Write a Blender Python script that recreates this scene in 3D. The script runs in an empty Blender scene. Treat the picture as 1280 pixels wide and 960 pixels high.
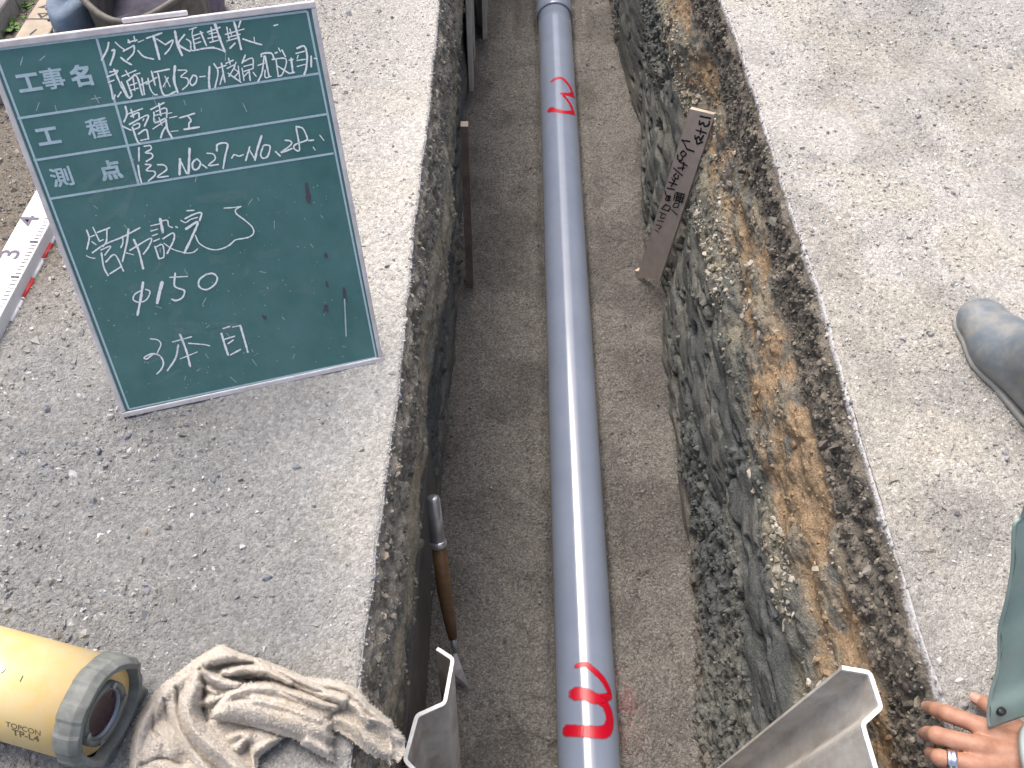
import bpy, math, random
import numpy as np
from mathutils import Vector, Matrix

rng = np.random.default_rng(7)
random.seed(7)
S = bpy.context.scene
COL = S.collection

# ---------------------------------------------------------------- camera
F, PITCH, ROLL, CAMH = 1060.0, math.radians(54.114), math.radians(0.6257), 1.222
_s, _c = math.sin(PITCH), math.cos(PITCH)
FWD = np.array([0, _c, -_s]); R0 = np.array([1.0, 0, 0]); U0 = np.array([0, _s, _c])
RGT = math.cos(ROLL) * R0 + math.sin(ROLL) * U0
UPV = -math.sin(ROLL) * R0 + math.cos(ROLL) * U0
CAM = np.array([0, 0, CAMH])
cam_d = bpy.data.cameras.new('camera')
cam_d.sensor_width = 36.0
cam_d.lens = 36.0 * F / 1280.0
cam_d.clip_start, cam_d.clip_end = 0.02, 500.0
cam = bpy.data.objects.new('camera', cam_d)
M = Matrix.Identity(4)
for i in range(3):
    M[i][0], M[i][1], M[i][2], M[i][3] = RGT[i], UPV[i], -FWD[i], CAM[i]
cam.matrix_world = M
COL.objects.link(cam)
S.camera = cam

# ---------------------------------------------------------------- sky, sun, exposure
SUN_EL, SUN_AZ = math.radians(66), math.radians(-32)      # azimuth from +Y, negative = towards -X
w = bpy.data.worlds.new('World'); S.world = w; w.use_nodes = True
wn = w.node_tree.nodes; wl = w.node_tree.links
bg = wn['Background']
sky = wn.new('ShaderNodeTexSky'); sky.sky_type = 'NISHITA'
sky.sun_disc = False
sky.sun_elevation = SUN_EL; sky.sun_rotation = SUN_AZ
sky.air_density = 1.0; sky.dust_density = 7.0; sky.ozone_density = 1.0
wl.new(sky.outputs['Color'], bg.inputs['Color'])
bg.inputs['Strength'].default_value = 0.15
sun_d = bpy.data.lights.new('sun', 'SUN')
sun_d.energy = 1.5; sun_d.angle = math.radians(34); sun_d.color = (1.0, 0.975, 0.945)
sun = bpy.data.objects.new('sun', sun_d); COL.objects.link(sun)
sd = Vector((math.sin(SUN_AZ) * math.cos(SUN_EL), math.cos(SUN_AZ) * math.cos(SUN_EL), math.sin(SUN_EL)))
sun.rotation_euler = sd.to_track_quat('Z', 'Y').to_euler()
sun.location = (0, 0, 6)
S.view_settings.view_transform = 'Standard'
S.view_settings.look = 'None'
S.view_settings.exposure = 0.66
S.view_settings.gamma = 1.0
S.view_settings.use_curve_mapping = False
S.cycles.max_bounces = 6

# ---------------------------------------------------------------- geometry helpers
def ray(x, y):
    return FWD + (x - 640) / F * RGT - (y - 480) / F * UPV
def on_z(x, y, z):
    d = ray(x, y); return CAM + d * ((z - CAMH) / d[2])
def on_x(x, y, X):
    d = ray(x, y); return CAM + d * (X / d[0])
def on_plane(x, y, p0, n):
    d = ray(x, y); return CAM + d * (np.dot(p0 - CAM, n) / np.dot(d, n))

def _h(ix, iy, seed):
    n = (ix.astype(np.int64) * 374761393 + iy.astype(np.int64) * 668265263 + seed * 1442695041) & 0x7fffffff
    n = ((n ^ (n >> 13)) * 1274126177) & 0x7fffffff
    n = ((n ^ (n >> 16)) * 2246822519) & 0x7fffffff
    return ((n ^ (n >> 15)) & 0xffff) / 65535.0
def vn(x, y, seed=0):
    x = np.asarray(x, float); y = np.asarray(y, float)
    ix, iy = np.floor(x), np.floor(y); fx, fy = x - ix, y - iy
    fx = fx * fx * fx * (fx * (fx * 6 - 15) + 10); fy = fy * fy * fy * (fy * (fy * 6 - 15) + 10)
    a, b = _h(ix, iy, seed), _h(ix + 1, iy, seed); c, d = _h(ix, iy + 1, seed), _h(ix + 1, iy + 1, seed)
    return (a + (b - a) * fx) * (1 - fy) + (c + (d - c) * fx) * fy
def fbm(x, y, oct=4, seed=0, gain=0.5):
    t = 0; a = 1.0; s = 0
    for o in range(oct):
        t = t + a * vn(x * 2 ** o + 17.3 * o, y * 2 ** o - 9.1 * o, seed + o); s += a; a *= gain
    return t / s
def worley(x, y, seed=0):
    ix, iy = np.floor(x), np.floor(y); best = np.full(np.shape(x), 9.0)
    for dx in (-1, 0, 1):
        for dy in (-1, 0, 1):
            cx, cy = ix + dx, iy + dy
            px_, py_ = cx + _h(cx, cy, seed), cy + _h(cx, cy, seed + 91)
            best = np.minimum(best, (x - px_) ** 2 + (y - py_) ** 2)
    return np.sqrt(best)
def sstep(a, b, x):
    t = np.clip((x - a) / (b - a), 0, 1); return t * t * (3 - 2 * t)

def tag(o, label=None, cat=None, group=None, kind=None):
    if label: o['label'] = label
    if cat: o['category'] = cat
    if group: o['group'] = group
    if kind: o['kind'] = kind
    return o
def link(name, me, mat=None, parent=None, smooth=False):
    o = bpy.data.objects.new(name, me); COL.objects.link(o)
    if mat is not None: me.materials.append(mat)
    if parent is not None:
        o.parent = parent
        o.matrix_parent_inverse = Matrix.Translation(-Vector(parent.location))
    me.polygons.foreach_set('use_smooth', np.full(len(me.polygons), bool(smooth)))
    return o
def empty(name, loc):
    o = bpy.data.objects.new(name, None); COL.objects.link(o); o.location = tuple(float(v) for v in loc)
    o.empty_display_size = 0.05
    return o
def np_mesh(name, V, Fc, attr=None):
    """V (n,3); Fc (m,k) int of one face size; attr = dict name -> (n,3) colours or (n,) floats"""
    me = bpy.data.meshes.new(name); V = np.asarray(V, np.float32); Fc = np.asarray(Fc, np.int32)
    k = Fc.shape[1]
    me.vertices.add(len(V)); me.vertices.foreach_set('co', V.ravel())
    me.loops.add(Fc.size); me.loops.foreach_set('vertex_index', Fc.ravel())
    me.polygons.add(len(Fc)); me.polygons.foreach_set('loop_start', np.arange(0, Fc.size, k, dtype=np.int32))
    me.polygons.foreach_set('loop_total', np.full(len(Fc), k, np.int32))
    me.update(calc_edges=True); me.validate()
    for an, a in (attr or {}).items():
        a = np.asarray(a, np.float32)
        if a.ndim == 2:
            at = me.attributes.new(an, 'FLOAT_COLOR', 'POINT')
            at.data.foreach_set('color', np.concatenate([a, np.ones((len(a), 1), np.float32)], 1).ravel())
        else:
            at = me.attributes.new(an, 'FLOAT', 'POINT'); at.data.foreach_set('value', a)
    return me
def grid_faces(nr, nc, flip=False, off=0):
    i = np.arange(nr - 1)[:, None] * nc + np.arange(nc - 1)[None, :]
    f = np.stack([i, i + 1, i + nc + 1, i + nc], -1).reshape(-1, 4)
    if flip: f = f[:, ::-1]
    return f + off

class MB:
    """collects polygons; build() links them as one mesh object"""
    def __init__(s): s.v = []; s.f = []
    def add(s, vs, fs):
        o = len(s.v); s.v += [tuple(float(c) for c in v) for v in vs]; s.f += [tuple(i + o for i in f) for f in fs]; return s
    def box(s, c, ax, half):
        c = np.array(c, float); a = [np.array(x, float) * h for x, h in zip(ax, half)]
        vs = [c + i * a[0] + j * a[1] + k * a[2] for i in (-1, 1) for j in (-1, 1) for k in (-1, 1)]
        return s.add(vs, [(0, 1, 3, 2), (4, 6, 7, 5), (0, 4, 5, 1), (2, 3, 7, 6), (0, 2, 6, 4), (1, 5, 7, 3)])
    def tube(s, pts, rad, n=12, caps=True):
        pts = [np.array(p, float) for p in pts]
        if np.isscalar(rad): rad = [rad] * len(pts)
        o = len(s.v); prev = None
        for i, p in enumerate(pts):
            t = pts[min(i + 1, len(pts) - 1)] - pts[max(i - 1, 0)]; t /= np.linalg.norm(t) + 1e-12
            if prev is None:
                a = np.cross(t, [0, 0, 1.0]); a = a if np.linalg.norm(a) > 1e-3 else np.cross(t, [1.0, 0, 0])
            else: a = prev - t * np.dot(prev, t)
            a /= np.linalg.norm(a); prev = a; b = np.cross(t, a)
            for k in range(n):
                th = 2 * math.pi * k / n; s.v.append(tuple(p + rad[i] * (math.cos(th) * a + math.sin(th) * b)))
        for i in range(len(pts) - 1):
            for k in range(n):
                k2 = (k + 1) % n; s.f.append((o + i * n + k, o + i * n + k2, o + (i + 1) * n + k2, o + (i + 1) * n + k))
        if caps:
            s.f.append(tuple(o + k for k in range(n))[::-1]); s.f.append(tuple(o + (len(pts) - 1) * n + k for k in range(n)))
        return s
    def build(s, name, mat, parent=None, smooth=False, bevel=0, seg=2):
        me = bpy.data.meshes.new(name); me.from_pydata(s.v, [], s.f); me.update()
        o = link(name, me, mat, parent, smooth)
        if bevel:
            m = o.modifiers.new('bevel', 'BEVEL'); m.width = bevel; m.segments = seg; m.limit_method = 'ANGLE'
        return o

def catmull(P, n=6):
    P = [np.array(p, float) for p in P]
    if len(P) < 3: 
        return [P[0] + (P[-1] - P[0]) * t for t in np.linspace(0, 1, n + 1)]
    out = []
    Q = [2 * P[0] - P[1]] + P + [2 * P[-1] - P[-2]]
    for i in range(1, len(Q) - 2):
        for t in np.linspace(0, 1, n, endpoint=False):
            a, b, c, d = Q[i - 1:i + 3]
            out.append(0.5 * (2 * b + (c - a) * t + (2 * a - 5 * b + 4 * c - d) * t * t + (3 * b - a - 3 * c + d) * t ** 3))
    out.append(P[-1]); return out

def surface_nets(sdf, lo, hi, h):
    lo, hi = np.array(lo, float), np.array(hi, float)
    n = np.ceil((hi - lo) / h).astype(int) + 1
    g = np.stack(np.meshgrid(*[lo[i] + h * np.arange(n[i]) for i in range(3)], indexing='ij'), -1)
    D = sdf(g.reshape(-1, 3)).reshape(n)
    sg = D < 0
    corners = [(i, j, k) for i in (0, 1) for j in (0, 1) for k in (0, 1)]
    sl = lambda A, c: A[c[0]:n[0] - 1 + c[0], c[1]:n[1] - 1 + c[1], c[2]:n[2] - 1 + c[2]]
    cnt = sum(sl(sg, c).astype(int) for c in corners)
    act = (cnt > 0) & (cnt < 8)
    idx = np.full(act.shape, -1); idx[act] = np.arange(act.sum())
    acc = np.zeros((act.sum(), 3)); num = np.zeros(act.sum())
    for c1 in corners:
        for ax in range(3):
            if c1[ax]: continue
            c2 = list(c1); c2[ax] = 1
            a, b = sl(D, c1)[act], sl(D, c2)[act]; cr = (a < 0) != (b < 0)
            t = np.where(cr, a / np.where(a == b, 1, a - b), 0)
            p = np.array(c1, float)[None].repeat(len(a), 0); p[:, ax] += t
            acc[cr] += p[cr]; num[cr] += 1
    base = np.argwhere(act)
    V = lo + h * (base + acc / np.maximum(num, 1)[:, None])
    Fs = []
    for ax in range(3):
        u, v = (ax + 1) % 3, (ax + 2) % 3
        s0 = [slice(1, n[i] - 1) for i in range(3)]; s1 = list(s0)
        s0[ax] = slice(0, n[ax] - 1); s1[ax] = slice(1, n[ax])
        A, B = sg[tuple(s0)], sg[tuple(s1)]
        for fl in (0, 1):
            e = np.argwhere((A & ~B) if fl == 0 else (~A & B))
            if not len(e): continue
            e = e.copy()
            for i in range(3):
                if i != ax: e[:, i] += 1
            def cell(du, dv):
                q = e.copy(); q[:, u] -= du; q[:, v] -= dv; return idx[q[:, 0], q[:, 1], q[:, 2]]
            f = np.stack([cell(1, 1), cell(0, 1), cell(0, 0), cell(1, 0)], -1)
            if fl: f = f[:, ::-1]
            Fs.append(f)
    return V, np.concatenate(Fs)
def smin(a, b, k):
    h = np.clip(0.5 + 0.5 * (b - a) / k, 0, 1); return b + (a - b) * h - k * h * (1 - h)
def cap(p, a, b, ra, rb):
    a, b = np.array(a, float), np.array(b, float); ab = b - a
    t = np.clip(((p - a) @ ab) / (ab @ ab), 0, 1)
    return np.linalg.norm(p - a - t[:, None] * ab, axis=1) - (ra + (rb - ra) * t)

# ---------------------------------------------------------------- materials
def mat(name, col, rough=0.7, metal=0.0, var=None, nscale=20, ndet=6, bump=0, bscale=60, spec=0.5, attr=None, coat=0, bdist=0.002):
    """principled; var = second colour mixed by noise; attr = vertex colour that multiplies"""
    m = bpy.data.materials.new(name); m.use_nodes = True; nt = m.node_tree; N = nt.nodes; L = nt.links
    P = N['Principled BSDF']; P.inputs['Roughness'].default_value = rough; P.inputs['Metallic'].default_value = metal
    P.inputs['Specular IOR Level'].default_value = spec
    if coat: P.inputs['Coat Weight'].default_value = coat; P.inputs['Coat Roughness'].default_value = 0.1
    tc = N.new('ShaderNodeTexCoord')
    out = None
    if var is not None:
        nz = N.new('ShaderNodeTexNoise'); nz.inputs['Scale'].default_value = nscale; nz.inputs['Detail'].default_value = ndet
        nz.inputs['Roughness'].default_value = 0.65
        L.new(tc.outputs['Object'], nz.inputs['Vector'])
        rp = N.new('ShaderNodeValToRGB'); rp.color_ramp.elements[0].position = 0.36; rp.color_ramp.elements[1].position = 0.64
        rp.color_ramp.elements[0].color = (*col, 1); rp.color_ramp.elements[1].color = (*var, 1)
        L.new(nz.outputs['Fac'], rp.inputs['Fac']); out = rp.outputs['Color']
    if attr:
        at = N.new('ShaderNodeAttribute'); at.attribute_name = attr
        if out is None: out = at.outputs['Color']
        else:
            mx = N.new('ShaderNodeMix'); mx.data_type = 'RGBA'; mx.blend_type = 'MULTIPLY'; mx.inputs['Factor'].default_value = 1
            L.new(out, mx.inputs['A']); L.new(at.outputs['Color'], mx.inputs['B']); out = mx.outputs['Result']
    if out is None: P.inputs['Base Color'].default_value = (*col, 1)
    else: L.new(out, P.inputs['Base Color'])
    if bump:
        nb = N.new('ShaderNodeTexNoise'); nb.inputs['Scale'].default_value = bscale; nb.inputs['Detail'].default_value = 8
        nb.inputs['Roughness'].default_value = 0.7
        L.new(tc.outputs['Object'], nb.inputs['Vector'])
        bp = N.new('ShaderNodeBump'); bp.inputs['Strength'].default_value = bump; bp.inputs['Distance'].default_value = bdist
        L.new(nb.outputs['Fac'], bp.inputs['Height']); L.new(bp.outputs['Normal'], P.inputs['Normal'])
    return m
def alpha_mat(name, col, rough, attr, nscale=300, lo=0.35, hi=0.6):
    """paint or chalk: opaque where attribute x noise is high"""
    m = mat(name, col, rough); nt = m.node_tree; N = nt.nodes; L = nt.links
    at = N.new('ShaderNodeAttribute'); at.attribute_name = attr
    nz = N.new('ShaderNodeTexNoise'); nz.inputs['Scale'].default_value = nscale; nz.inputs['Detail'].default_value = 4
    tc = N.new('ShaderNodeTexCoord'); L.new(tc.outputs['Object'], nz.inputs['Vector'])
    ad = N.new('ShaderNodeMath'); ad.operation = 'ADD'; L.new(at.outputs['Fac'], ad.inputs[0]); L.new(nz.outputs['Fac'], ad.inputs[1])
    mr = N.new('ShaderNodeMapRange'); mr.inputs['From Min'].default_value = lo + 0.5; mr.inputs['From Max'].default_value = hi + 0.5
    L.new(ad.outputs[0], mr.inputs['Value'])
    L.new(mr.outputs['Result'], N['Principled BSDF'].inputs['Alpha'])
    return m

m_ground = mat('gravel_ground', (0.300, 0.290, 0.272), 0.95, var=(0.425, 0.412, 0.388), nscale=120, bump=0.9, bscale=220, attr='tint', spec=0.2, bdist=0.003)
def aggregate(m, sc, lo, hi, bstr=.6, bdist=.003):
    """multiply a surface by grain-by-grain colour (voronoi cells) and add grain relief"""
    nt = m.node_tree; N = nt.nodes; L = nt.links; P = N['Principled BSDF']
    src = P.inputs['Base Color'].links[0].from_socket; tc = N.new('ShaderNodeTexCoord')
    out = src; hs = []
    for k, s_ in enumerate(sc):
        v = N.new('ShaderNodeTexVoronoi'); v.inputs['Scale'].default_value = s_; L.new(tc.outputs['Object'], v.inputs['Vector'])
        sp_ = N.new('ShaderNodeSeparateColor'); L.new(v.outputs['Color'], sp_.inputs['Color'])
        mr = N.new('ShaderNodeMapRange'); mr.inputs['To Min'].default_value = lo; mr.inputs['To Max'].default_value = hi; L.new(sp_.outputs[0], mr.inputs['Value'])
        mx = N.new('ShaderNodeMix'); mx.data_type = 'RGBA'; mx.blend_type = 'MULTIPLY'; mx.inputs['Factor'].default_value = 1
        L.new(out, mx.inputs['A']); L.new(mr.outputs['Result'], mx.inputs['B']); out = mx.outputs['Result']; hs.append(v.outputs['Distance'])
    L.new(out, P.inputs['Base Color'])
    ad = N.new('ShaderNodeMath'); ad.operation = 'ADD'; L.new(hs[0], ad.inputs[0]); L.new(hs[-1], ad.inputs[1])
    bp = N.new('ShaderNodeBump'); bp.invert = True; bp.inputs['Strength'].default_value = bstr; bp.inputs['Distance'].default_value = bdist
    if P.inputs['Normal'].links: L.new(P.inputs['Normal'].links[0].from_socket, bp.inputs['Normal'])
    L.new(ad.outputs[0], bp.inputs['Height']); L.new(bp.outputs['Normal'], P.inputs['Normal'])
aggregate(m_ground, (330, 150), .86, 1.14)
m_stone = mat('crushed_stone', (0.8, 0.8, 0.8), 0.85, var=(1.0, 1.0, 1.0), nscale=300, bump=0.3, bscale=400, attr='tint', spec=0.3)
m_wall = mat('soil_strata', (0.74, 0.74, 0.74), 0.9, var=(1.12, 1.12, 1.12), nscale=90, ndet=8, bump=0.8, bscale=130, attr='tint', spec=0.25, bdist=0.004)
m_sand = mat('bedding_sand', (0.66, 0.66, 0.66), 0.95, var=(1.15, 1.15, 1.15), nscale=140, ndet=6, bump=0.9, bscale=110, attr='tint', spec=0.2, bdist=0.003)
aggregate(m_sand, (170, 420), .72, 1.28, .9, .005)
aggregate(m_wall, (200,), .86, 1.13, .3, .003)
m_pipe = mat('grey_pvc', (0.215, 0.258, 0.345), 0.15, var=(0.245, 0.290, 0.385), nscale=5, bump=0.02, bscale=40, spec=1.0)
def dusty(m, dust, amount=.55, scale=(7, 2.2, 7), lo=.5, hi=.72, rough=.8):
    """thin patches of dried dust over a clean surface"""
    nt = m.node_tree; N = nt.nodes; L = nt.links; P = N['Principled BSDF']; tc = N.new('ShaderNodeTexCoord'); mp = N.new('ShaderNodeMapping'); mp.inputs['Scale'].default_value = scale
    L.new(tc.outputs['Object'], mp.inputs['Vector']); nz = N.new('ShaderNodeTexNoise'); nz.inputs['Scale'].default_value = 2.0; nz.inputs['Detail'].default_value = 12; nz.inputs['Roughness'].default_value = .72
    L.new(mp.outputs['Vector'], nz.inputs['Vector']); mr = N.new('ShaderNodeMapRange'); mr.inputs['From Min'].default_value = lo; mr.inputs['From Max'].default_value = hi; mr.inputs['To Max'].default_value = amount
    L.new(nz.outputs['Fac'], mr.inputs['Value']); src = P.inputs['Base Color'].links[0].from_socket if P.inputs['Base Color'].links else None
    mx = N.new('ShaderNodeMix'); mx.data_type = 'RGBA'; L.new(mr.outputs['Result'], mx.inputs['Factor']); mx.inputs['B'].default_value = (*dust, 1)
    if src: L.new(src, mx.inputs['A'])
    else: mx.inputs['A'].default_value = P.inputs['Base Color'].default_value
    L.new(mx.outputs['Result'], P.inputs['Base Color'])
    r2 = N.new('ShaderNodeMapRange'); r2.inputs['To Min'].default_value = P.inputs['Roughness'].default_value; r2.inputs['To Max'].default_value = rough
    L.new(mr.outputs['Result'], r2.inputs['Value']); L.new(r2.outputs['Result'], P.inputs['Roughness'])
dusty(m_pipe, (.34, .36, .39), .16, (9, 1.2, 9), .42, .75, .5)
m_red = alpha_mat('red_spray_paint', (0.50, 0.004, 0.022), 0.35, 'cover', 500, 0.1, 0.75)
m_board = mat('green_chalkboard', (0.052, 0.160, 0.152), 0.5, var=(0.076, 0.200, 0.196), nscale=14, ndet=8, bump=0.04, bscale=200)
dusty(m_board, (.13, .255, .25), .45, (3.5, 3.5, 1.6), .40, .72, .75)
m_frame = mat('white_frame', (0.72, 0.69, 0.70), 0.45, var=(0.56, 0.52, 0.52), nscale=35)
m_print = mat('printed_white', (0.52, 0.66, 0.72), 0.5, var=(0.43, 0.57, 0.63), nscale=200)
m_chalk = alpha_mat('white_chalk', (0.90, 0.93, 0.93), 0.9, 'cover', 420, 0.02, 0.42)
m_dust = alpha_mat('chalk_dust', (0.45, 0.55, 0.55), 0.9, 'cover', 250, 0.35, 0.9)
m_purple = alpha_mat('purple_stain', (0.10, 0.07, 0.10), 0.7, 'cover', 300, 0.3, 0.7)
m_wood = mat('weathered_wood', (0.76, 0.64, 0.55), 0.75, var=(0.66, 0.55, 0.47), nscale=25, bump=0.25, bscale=90)
m_wooddk = mat('dark_weathered_wood', (0.27, 0.20, 0.155), 0.75, var=(0.19, 0.14, 0.11), nscale=25, bump=0.25, bscale=90)
m_woodcut = mat('fresh_cut_wood', (0.62, 0.52, 0.42), 0.7, var=(0.52, 0.43, 0.34), nscale=60)
m_marker = mat('black_marker', (0.015, 0.014, 0.018), 0.6)
m_alu = mat('dull_aluminium', (0.74, 0.71, 0.655), 0.62, 0.0, var=(0.58, 0.54, 0.48), nscale=7, ndet=10, bump=0.3, bscale=35, bdist=.004)
m_aluclean = mat('clean_aluminium', (0.66, 0.63, 0.58), 0.5, 0.1, var=(0.48, 0.45, 0.40), nscale=9, ndet=10, bump=0.2, bscale=50)
m_aluedge = mat('bare_sheet_edge', (0.78, 0.77, 0.75), 0.5, 0.1, var=(0.60, 0.59, 0.57), nscale=80, bump=0.3, bscale=120)
dusty(m_alu, (.28, .235, .18), .7, (6, 6, 2.0), .44, .66)
m_darkboard = mat('wet_dark_timber', (0.055, 0.055, 0.056), 0.6, var=(0.10, 0.095, 0.085), nscale=18, bump=0.5, bscale=70)
dusty(m_darkboard, (.16, .145, .12), .7, (7, 7, 3), .42, .62)
m_yellow = mat('yellow_enamel', (0.80, 0.57, 0.21), 0.36, var=(0.77, 0.54, 0.22), nscale=30, coat=0.2)
dusty(m_yellow, (.72, .62, .42), .7, (9, 9, 9), .42, .7, .7)
m_rubber = mat('grey_rubber', (0.125, 0.135, 0.125), 0.7, var=(0.20, 0.21, 0.195), nscale=50, bump=0.2, bscale=150)
m_lens = mat('dark_lens_glass', (0.022, 0.006, 0.02), 0.05, spec=0.8)
m_label = mat('faded_label', (0.10, 0.085, 0.05), 0.6)
m_bezel = mat('lens_bezel', (0.25, 0.27, 0.30), 0.3, 0.6)
m_black = mat('black_plastic', (0.02, 0.02, 0.02), 0.5)
m_towel = mat('beige_terry', (0.74, 0.645, 0.52), 0.98, var=(0.88, 0.815, 0.72), nscale=11, ndet=12, bump=1.0, bscale=360, spec=0.1, bdist=0.006)
m_towel.node_tree.nodes['Principled BSDF'].inputs['Sheen Weight'].default_value = .35
m_skin = mat('skin', (0.36, 0.178, 0.112), 0.5, var=(0.46, 0.245, 0.168), nscale=60, bump=0.25, bscale=260, spec=0.4)
m_skin.node_tree.nodes['Principled BSDF'].inputs['Subsurface Weight'].default_value = 0.15
m_skin.node_tree.nodes['Principled BSDF'].inputs['Subsurface Radius'].default_value = (0.01, 0.004, 0.002)
m_nail = mat('fingernail', (0.52, 0.30, 0.235), 0.35)
m_silver = mat('silver', (0.80, 0.80, 0.82), 0.15, 1.0)
m_coat = mat('teal_rain_coat', (0.27, 0.365, 0.325), 0.6, var=(0.325, 0.42, 0.375), nscale=12, bump=0.15, bscale=90)
dusty(m_coat, (.36, .38, .33), .5, (8, 8, 8), .45, .75)
m_cuff = mat('pale_cuff', (0.52, 0.60, 0.58), 0.7, var=(0.45, 0.53, 0.51), nscale=40)
m_boot = mat('grey_rubber_boot', (0.115, 0.145, 0.175), 0.42, var=(0.195, 0.205, 0.205), nscale=20, ndet=9, bump=0.06, bscale=150)
dusty(m_boot, (.30, .28, .25), .6, (10, 10, 10), .46, .72)
m_sole = mat('boot_sole', (0.25, 0.26, 0.25), 0.7, var=(0.33, 0.32, 0.29), nscale=60, bump=0.3)
m_trouser = mat('work_trousers', (0.06, 0.07, 0.10), 0.9, var=(0.08, 0.09, 0.12), nscale=60)
m_staff = mat('white_staff', (0.78, 0.76, 0.77), 0.4, var=(0.70, 0.67, 0.68), nscale=18)
m_staffside = mat('pinkish_staff_side', (0.60, 0.52, 0.56), 0.5)
m_rodw = mat('rod_white', (0.78, 0.76, 0.74), 0.4); m_rodr = mat('rod_red', (0.62, 0.05, 0.05), 0.4)
m_bag = mat('blue_grey_canvas', (0.10, 0.145, 0.205), 0.75, var=(0.17, 0.22, 0.285), nscale=18, bump=0.5, bscale=60, bdist=.006)
m_bagin = mat('dark_bag_lining', (0.022, 0.022, 0.034), 0.85, var=(0.055, 0.05, 0.075), nscale=20, bump=0.3)
m_leather = mat('brown_leather', (0.075, 0.068, 0.058), 0.6, var=(0.14, 0.125, 0.105), nscale=40, bump=0.2)
m_chrome = mat('chrome', (0.68, 0.68, 0.68), 0.30, 0.75)
m_steel = mat('bright_steel', (0.58, 0.58, 0.60), 0.35, 0.8, var=(0.42, 0.42, 0.43), nscale=40)
m_handle = mat('varnished_handle', (0.19, 0.105, 0.045), 0.5, var=(0.12, 0.07, 0.035), nscale=35, bump=0.2)
m_leaf = mat('weed_leaf', (0.07, 0.15, 0.03), 0.6, var=(0.11, 0.20, 0.05), nscale=60)

# ---------------------------------------------------------------- trench outline
FLOOR = -1.205
AXZ = -1.165
PIPE_R = 0.0825
def curve_from_px(pts, z):
    q = np.array([on_z(x, y, z) for x, y in pts]); o = np.argsort(q[:, 1]); return q[o, 1], q[o, 0]
LE = curve_from_px([(549, 0), (540, 94), (531, 175), (518, 281), (507, 397), (497, 492), (481, 595), (464, 738), (448, 853), (438, 940)], 0)
RE = curve_from_px([(905, 0), (926, 58), (948, 121), (967, 195), (1002, 297), (1027, 360), (1057, 473), (1081, 556), (1102, 620), (1127, 697), (1157, 802), (1182, 877), (1206, 955)], 0)
LF = curve_from_px([(597, 0), (585, 130), (580, 260), (571, 400), (561, 490), (551, 600), (541, 720), (530, 830), (515, 955)], FLOOR)
RF = curve_from_px([(757, 0), (795, 160), (800, 270), (820, 370), (836, 480), (846, 600), (868, 730), (878, 830), (884, 955)], FLOOR)
def ledge(y): return np.interp(y, *LE) + 0.006 * (fbm(y * 14, y * 0 + 3, 4, 5) - 0.5)
def redge(y): return np.interp(y, *RE) + 0.014 * (fbm(y * 6, y * 0 + 8, 5, 9, 0.55) - 0.5)
def lfoot(y): return np.interp(y, *LF)
def rfoot(y): return np.interp(y, *RF)
T0, T1 = -2.2, 7.0
def gz(X, Y):
    """height of the yard surface"""
    base = 0.0327 * np.clip(-(X + 0.234), 0, 0.9)
    near = np.exp(-((np.clip(Y - 1.0, -9, 9)) / 2.2) ** 2)
    d = np.minimum(np.abs(X + 0.2), np.abs(X - 0.56))
    am = sstep(0.0, 0.04, d) * sstep(3.2, 2.2, np.abs(X)) * near
    return base + am * (0.010 * (fbm(X * 5, Y * 5, 3, 21) - 0.5) + 0.005 * (fbm(X * 38, Y * 38, 3, 22) - 0.5) + 0.003 * (fbm(X * 110, Y * 110, 2, 23) - 0.5))

def yard_tint(X, Y):
    """the yard's own colour: cement dust by the trench, browner soil by the verge"""
    n1 = fbm(X * 3.2 + 4, Y * 3.2, 4, 31); n2 = fbm(X * 11, Y * 11, 4, 33)
    d = np.where(X < 0.2, -0.2 - X, X - 0.57)
    t = np.ones(np.shape(X) + (3,)) * 0.86
    dust = np.clip(sstep(0.42, 0.05, d) * (0.3 + 1.1 * n1), 0, 1)
    dust = np.where(X > 0.2, np.clip(0.75 * sstep(0.40, 0.60, n1) + 0.40 * sstep(0.48, 0.62, n2) + .15, 0, 1), dust * sstep(.55, 1.0, Y + .25 * n1) + 0.35 * sstep(0.16, 0.02, d))
    t += dust[..., None] * np.array([0.33, 0.325, 0.315])
    tan = sstep(0.48, 0.66, fbm(X * 6.5, Y * 6.5 + 7, 4, 37)) * np.where(X > .2, 1, .6)
    coarse = np.where(X > .2, sstep(.46, .62, fbm(X * 2.3 + 11, Y * 2.3 + 5, 4, 39) + .35 * sstep(1.0, 1.5, X) * sstep(1.2, 1.9, Y)), 0)
    t *= 1 - coarse[..., None] * np.array([.13, .125, .11])
    t *= 1 - tan[..., None] * np.array([0.015, 0.03, 0.07])
    shade_and_damp = np.where(X < 0.2, np.clip(sstep(1.12, 0.80, Y) * (0.45 + 0.9 * n2) * (1 - .55 * sstep(.14, .03, d)), 0, 1), 0)  # soft bluish shade in front of the chalkboard, painted into the ground colour
    t *= 1 - shade_and_damp[..., None] * np.array([0.30, 0.265, 0.225])
    soil = np.where(X < 0.2, sstep(0.70, 0.95, -X + 0.25 * (n2 - .5)) * sstep(0.9, 1.25, Y), 0)
    t *= 1 - soil[..., None] * np.array([0.45, 0.50, 0.56])
    return t

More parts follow.
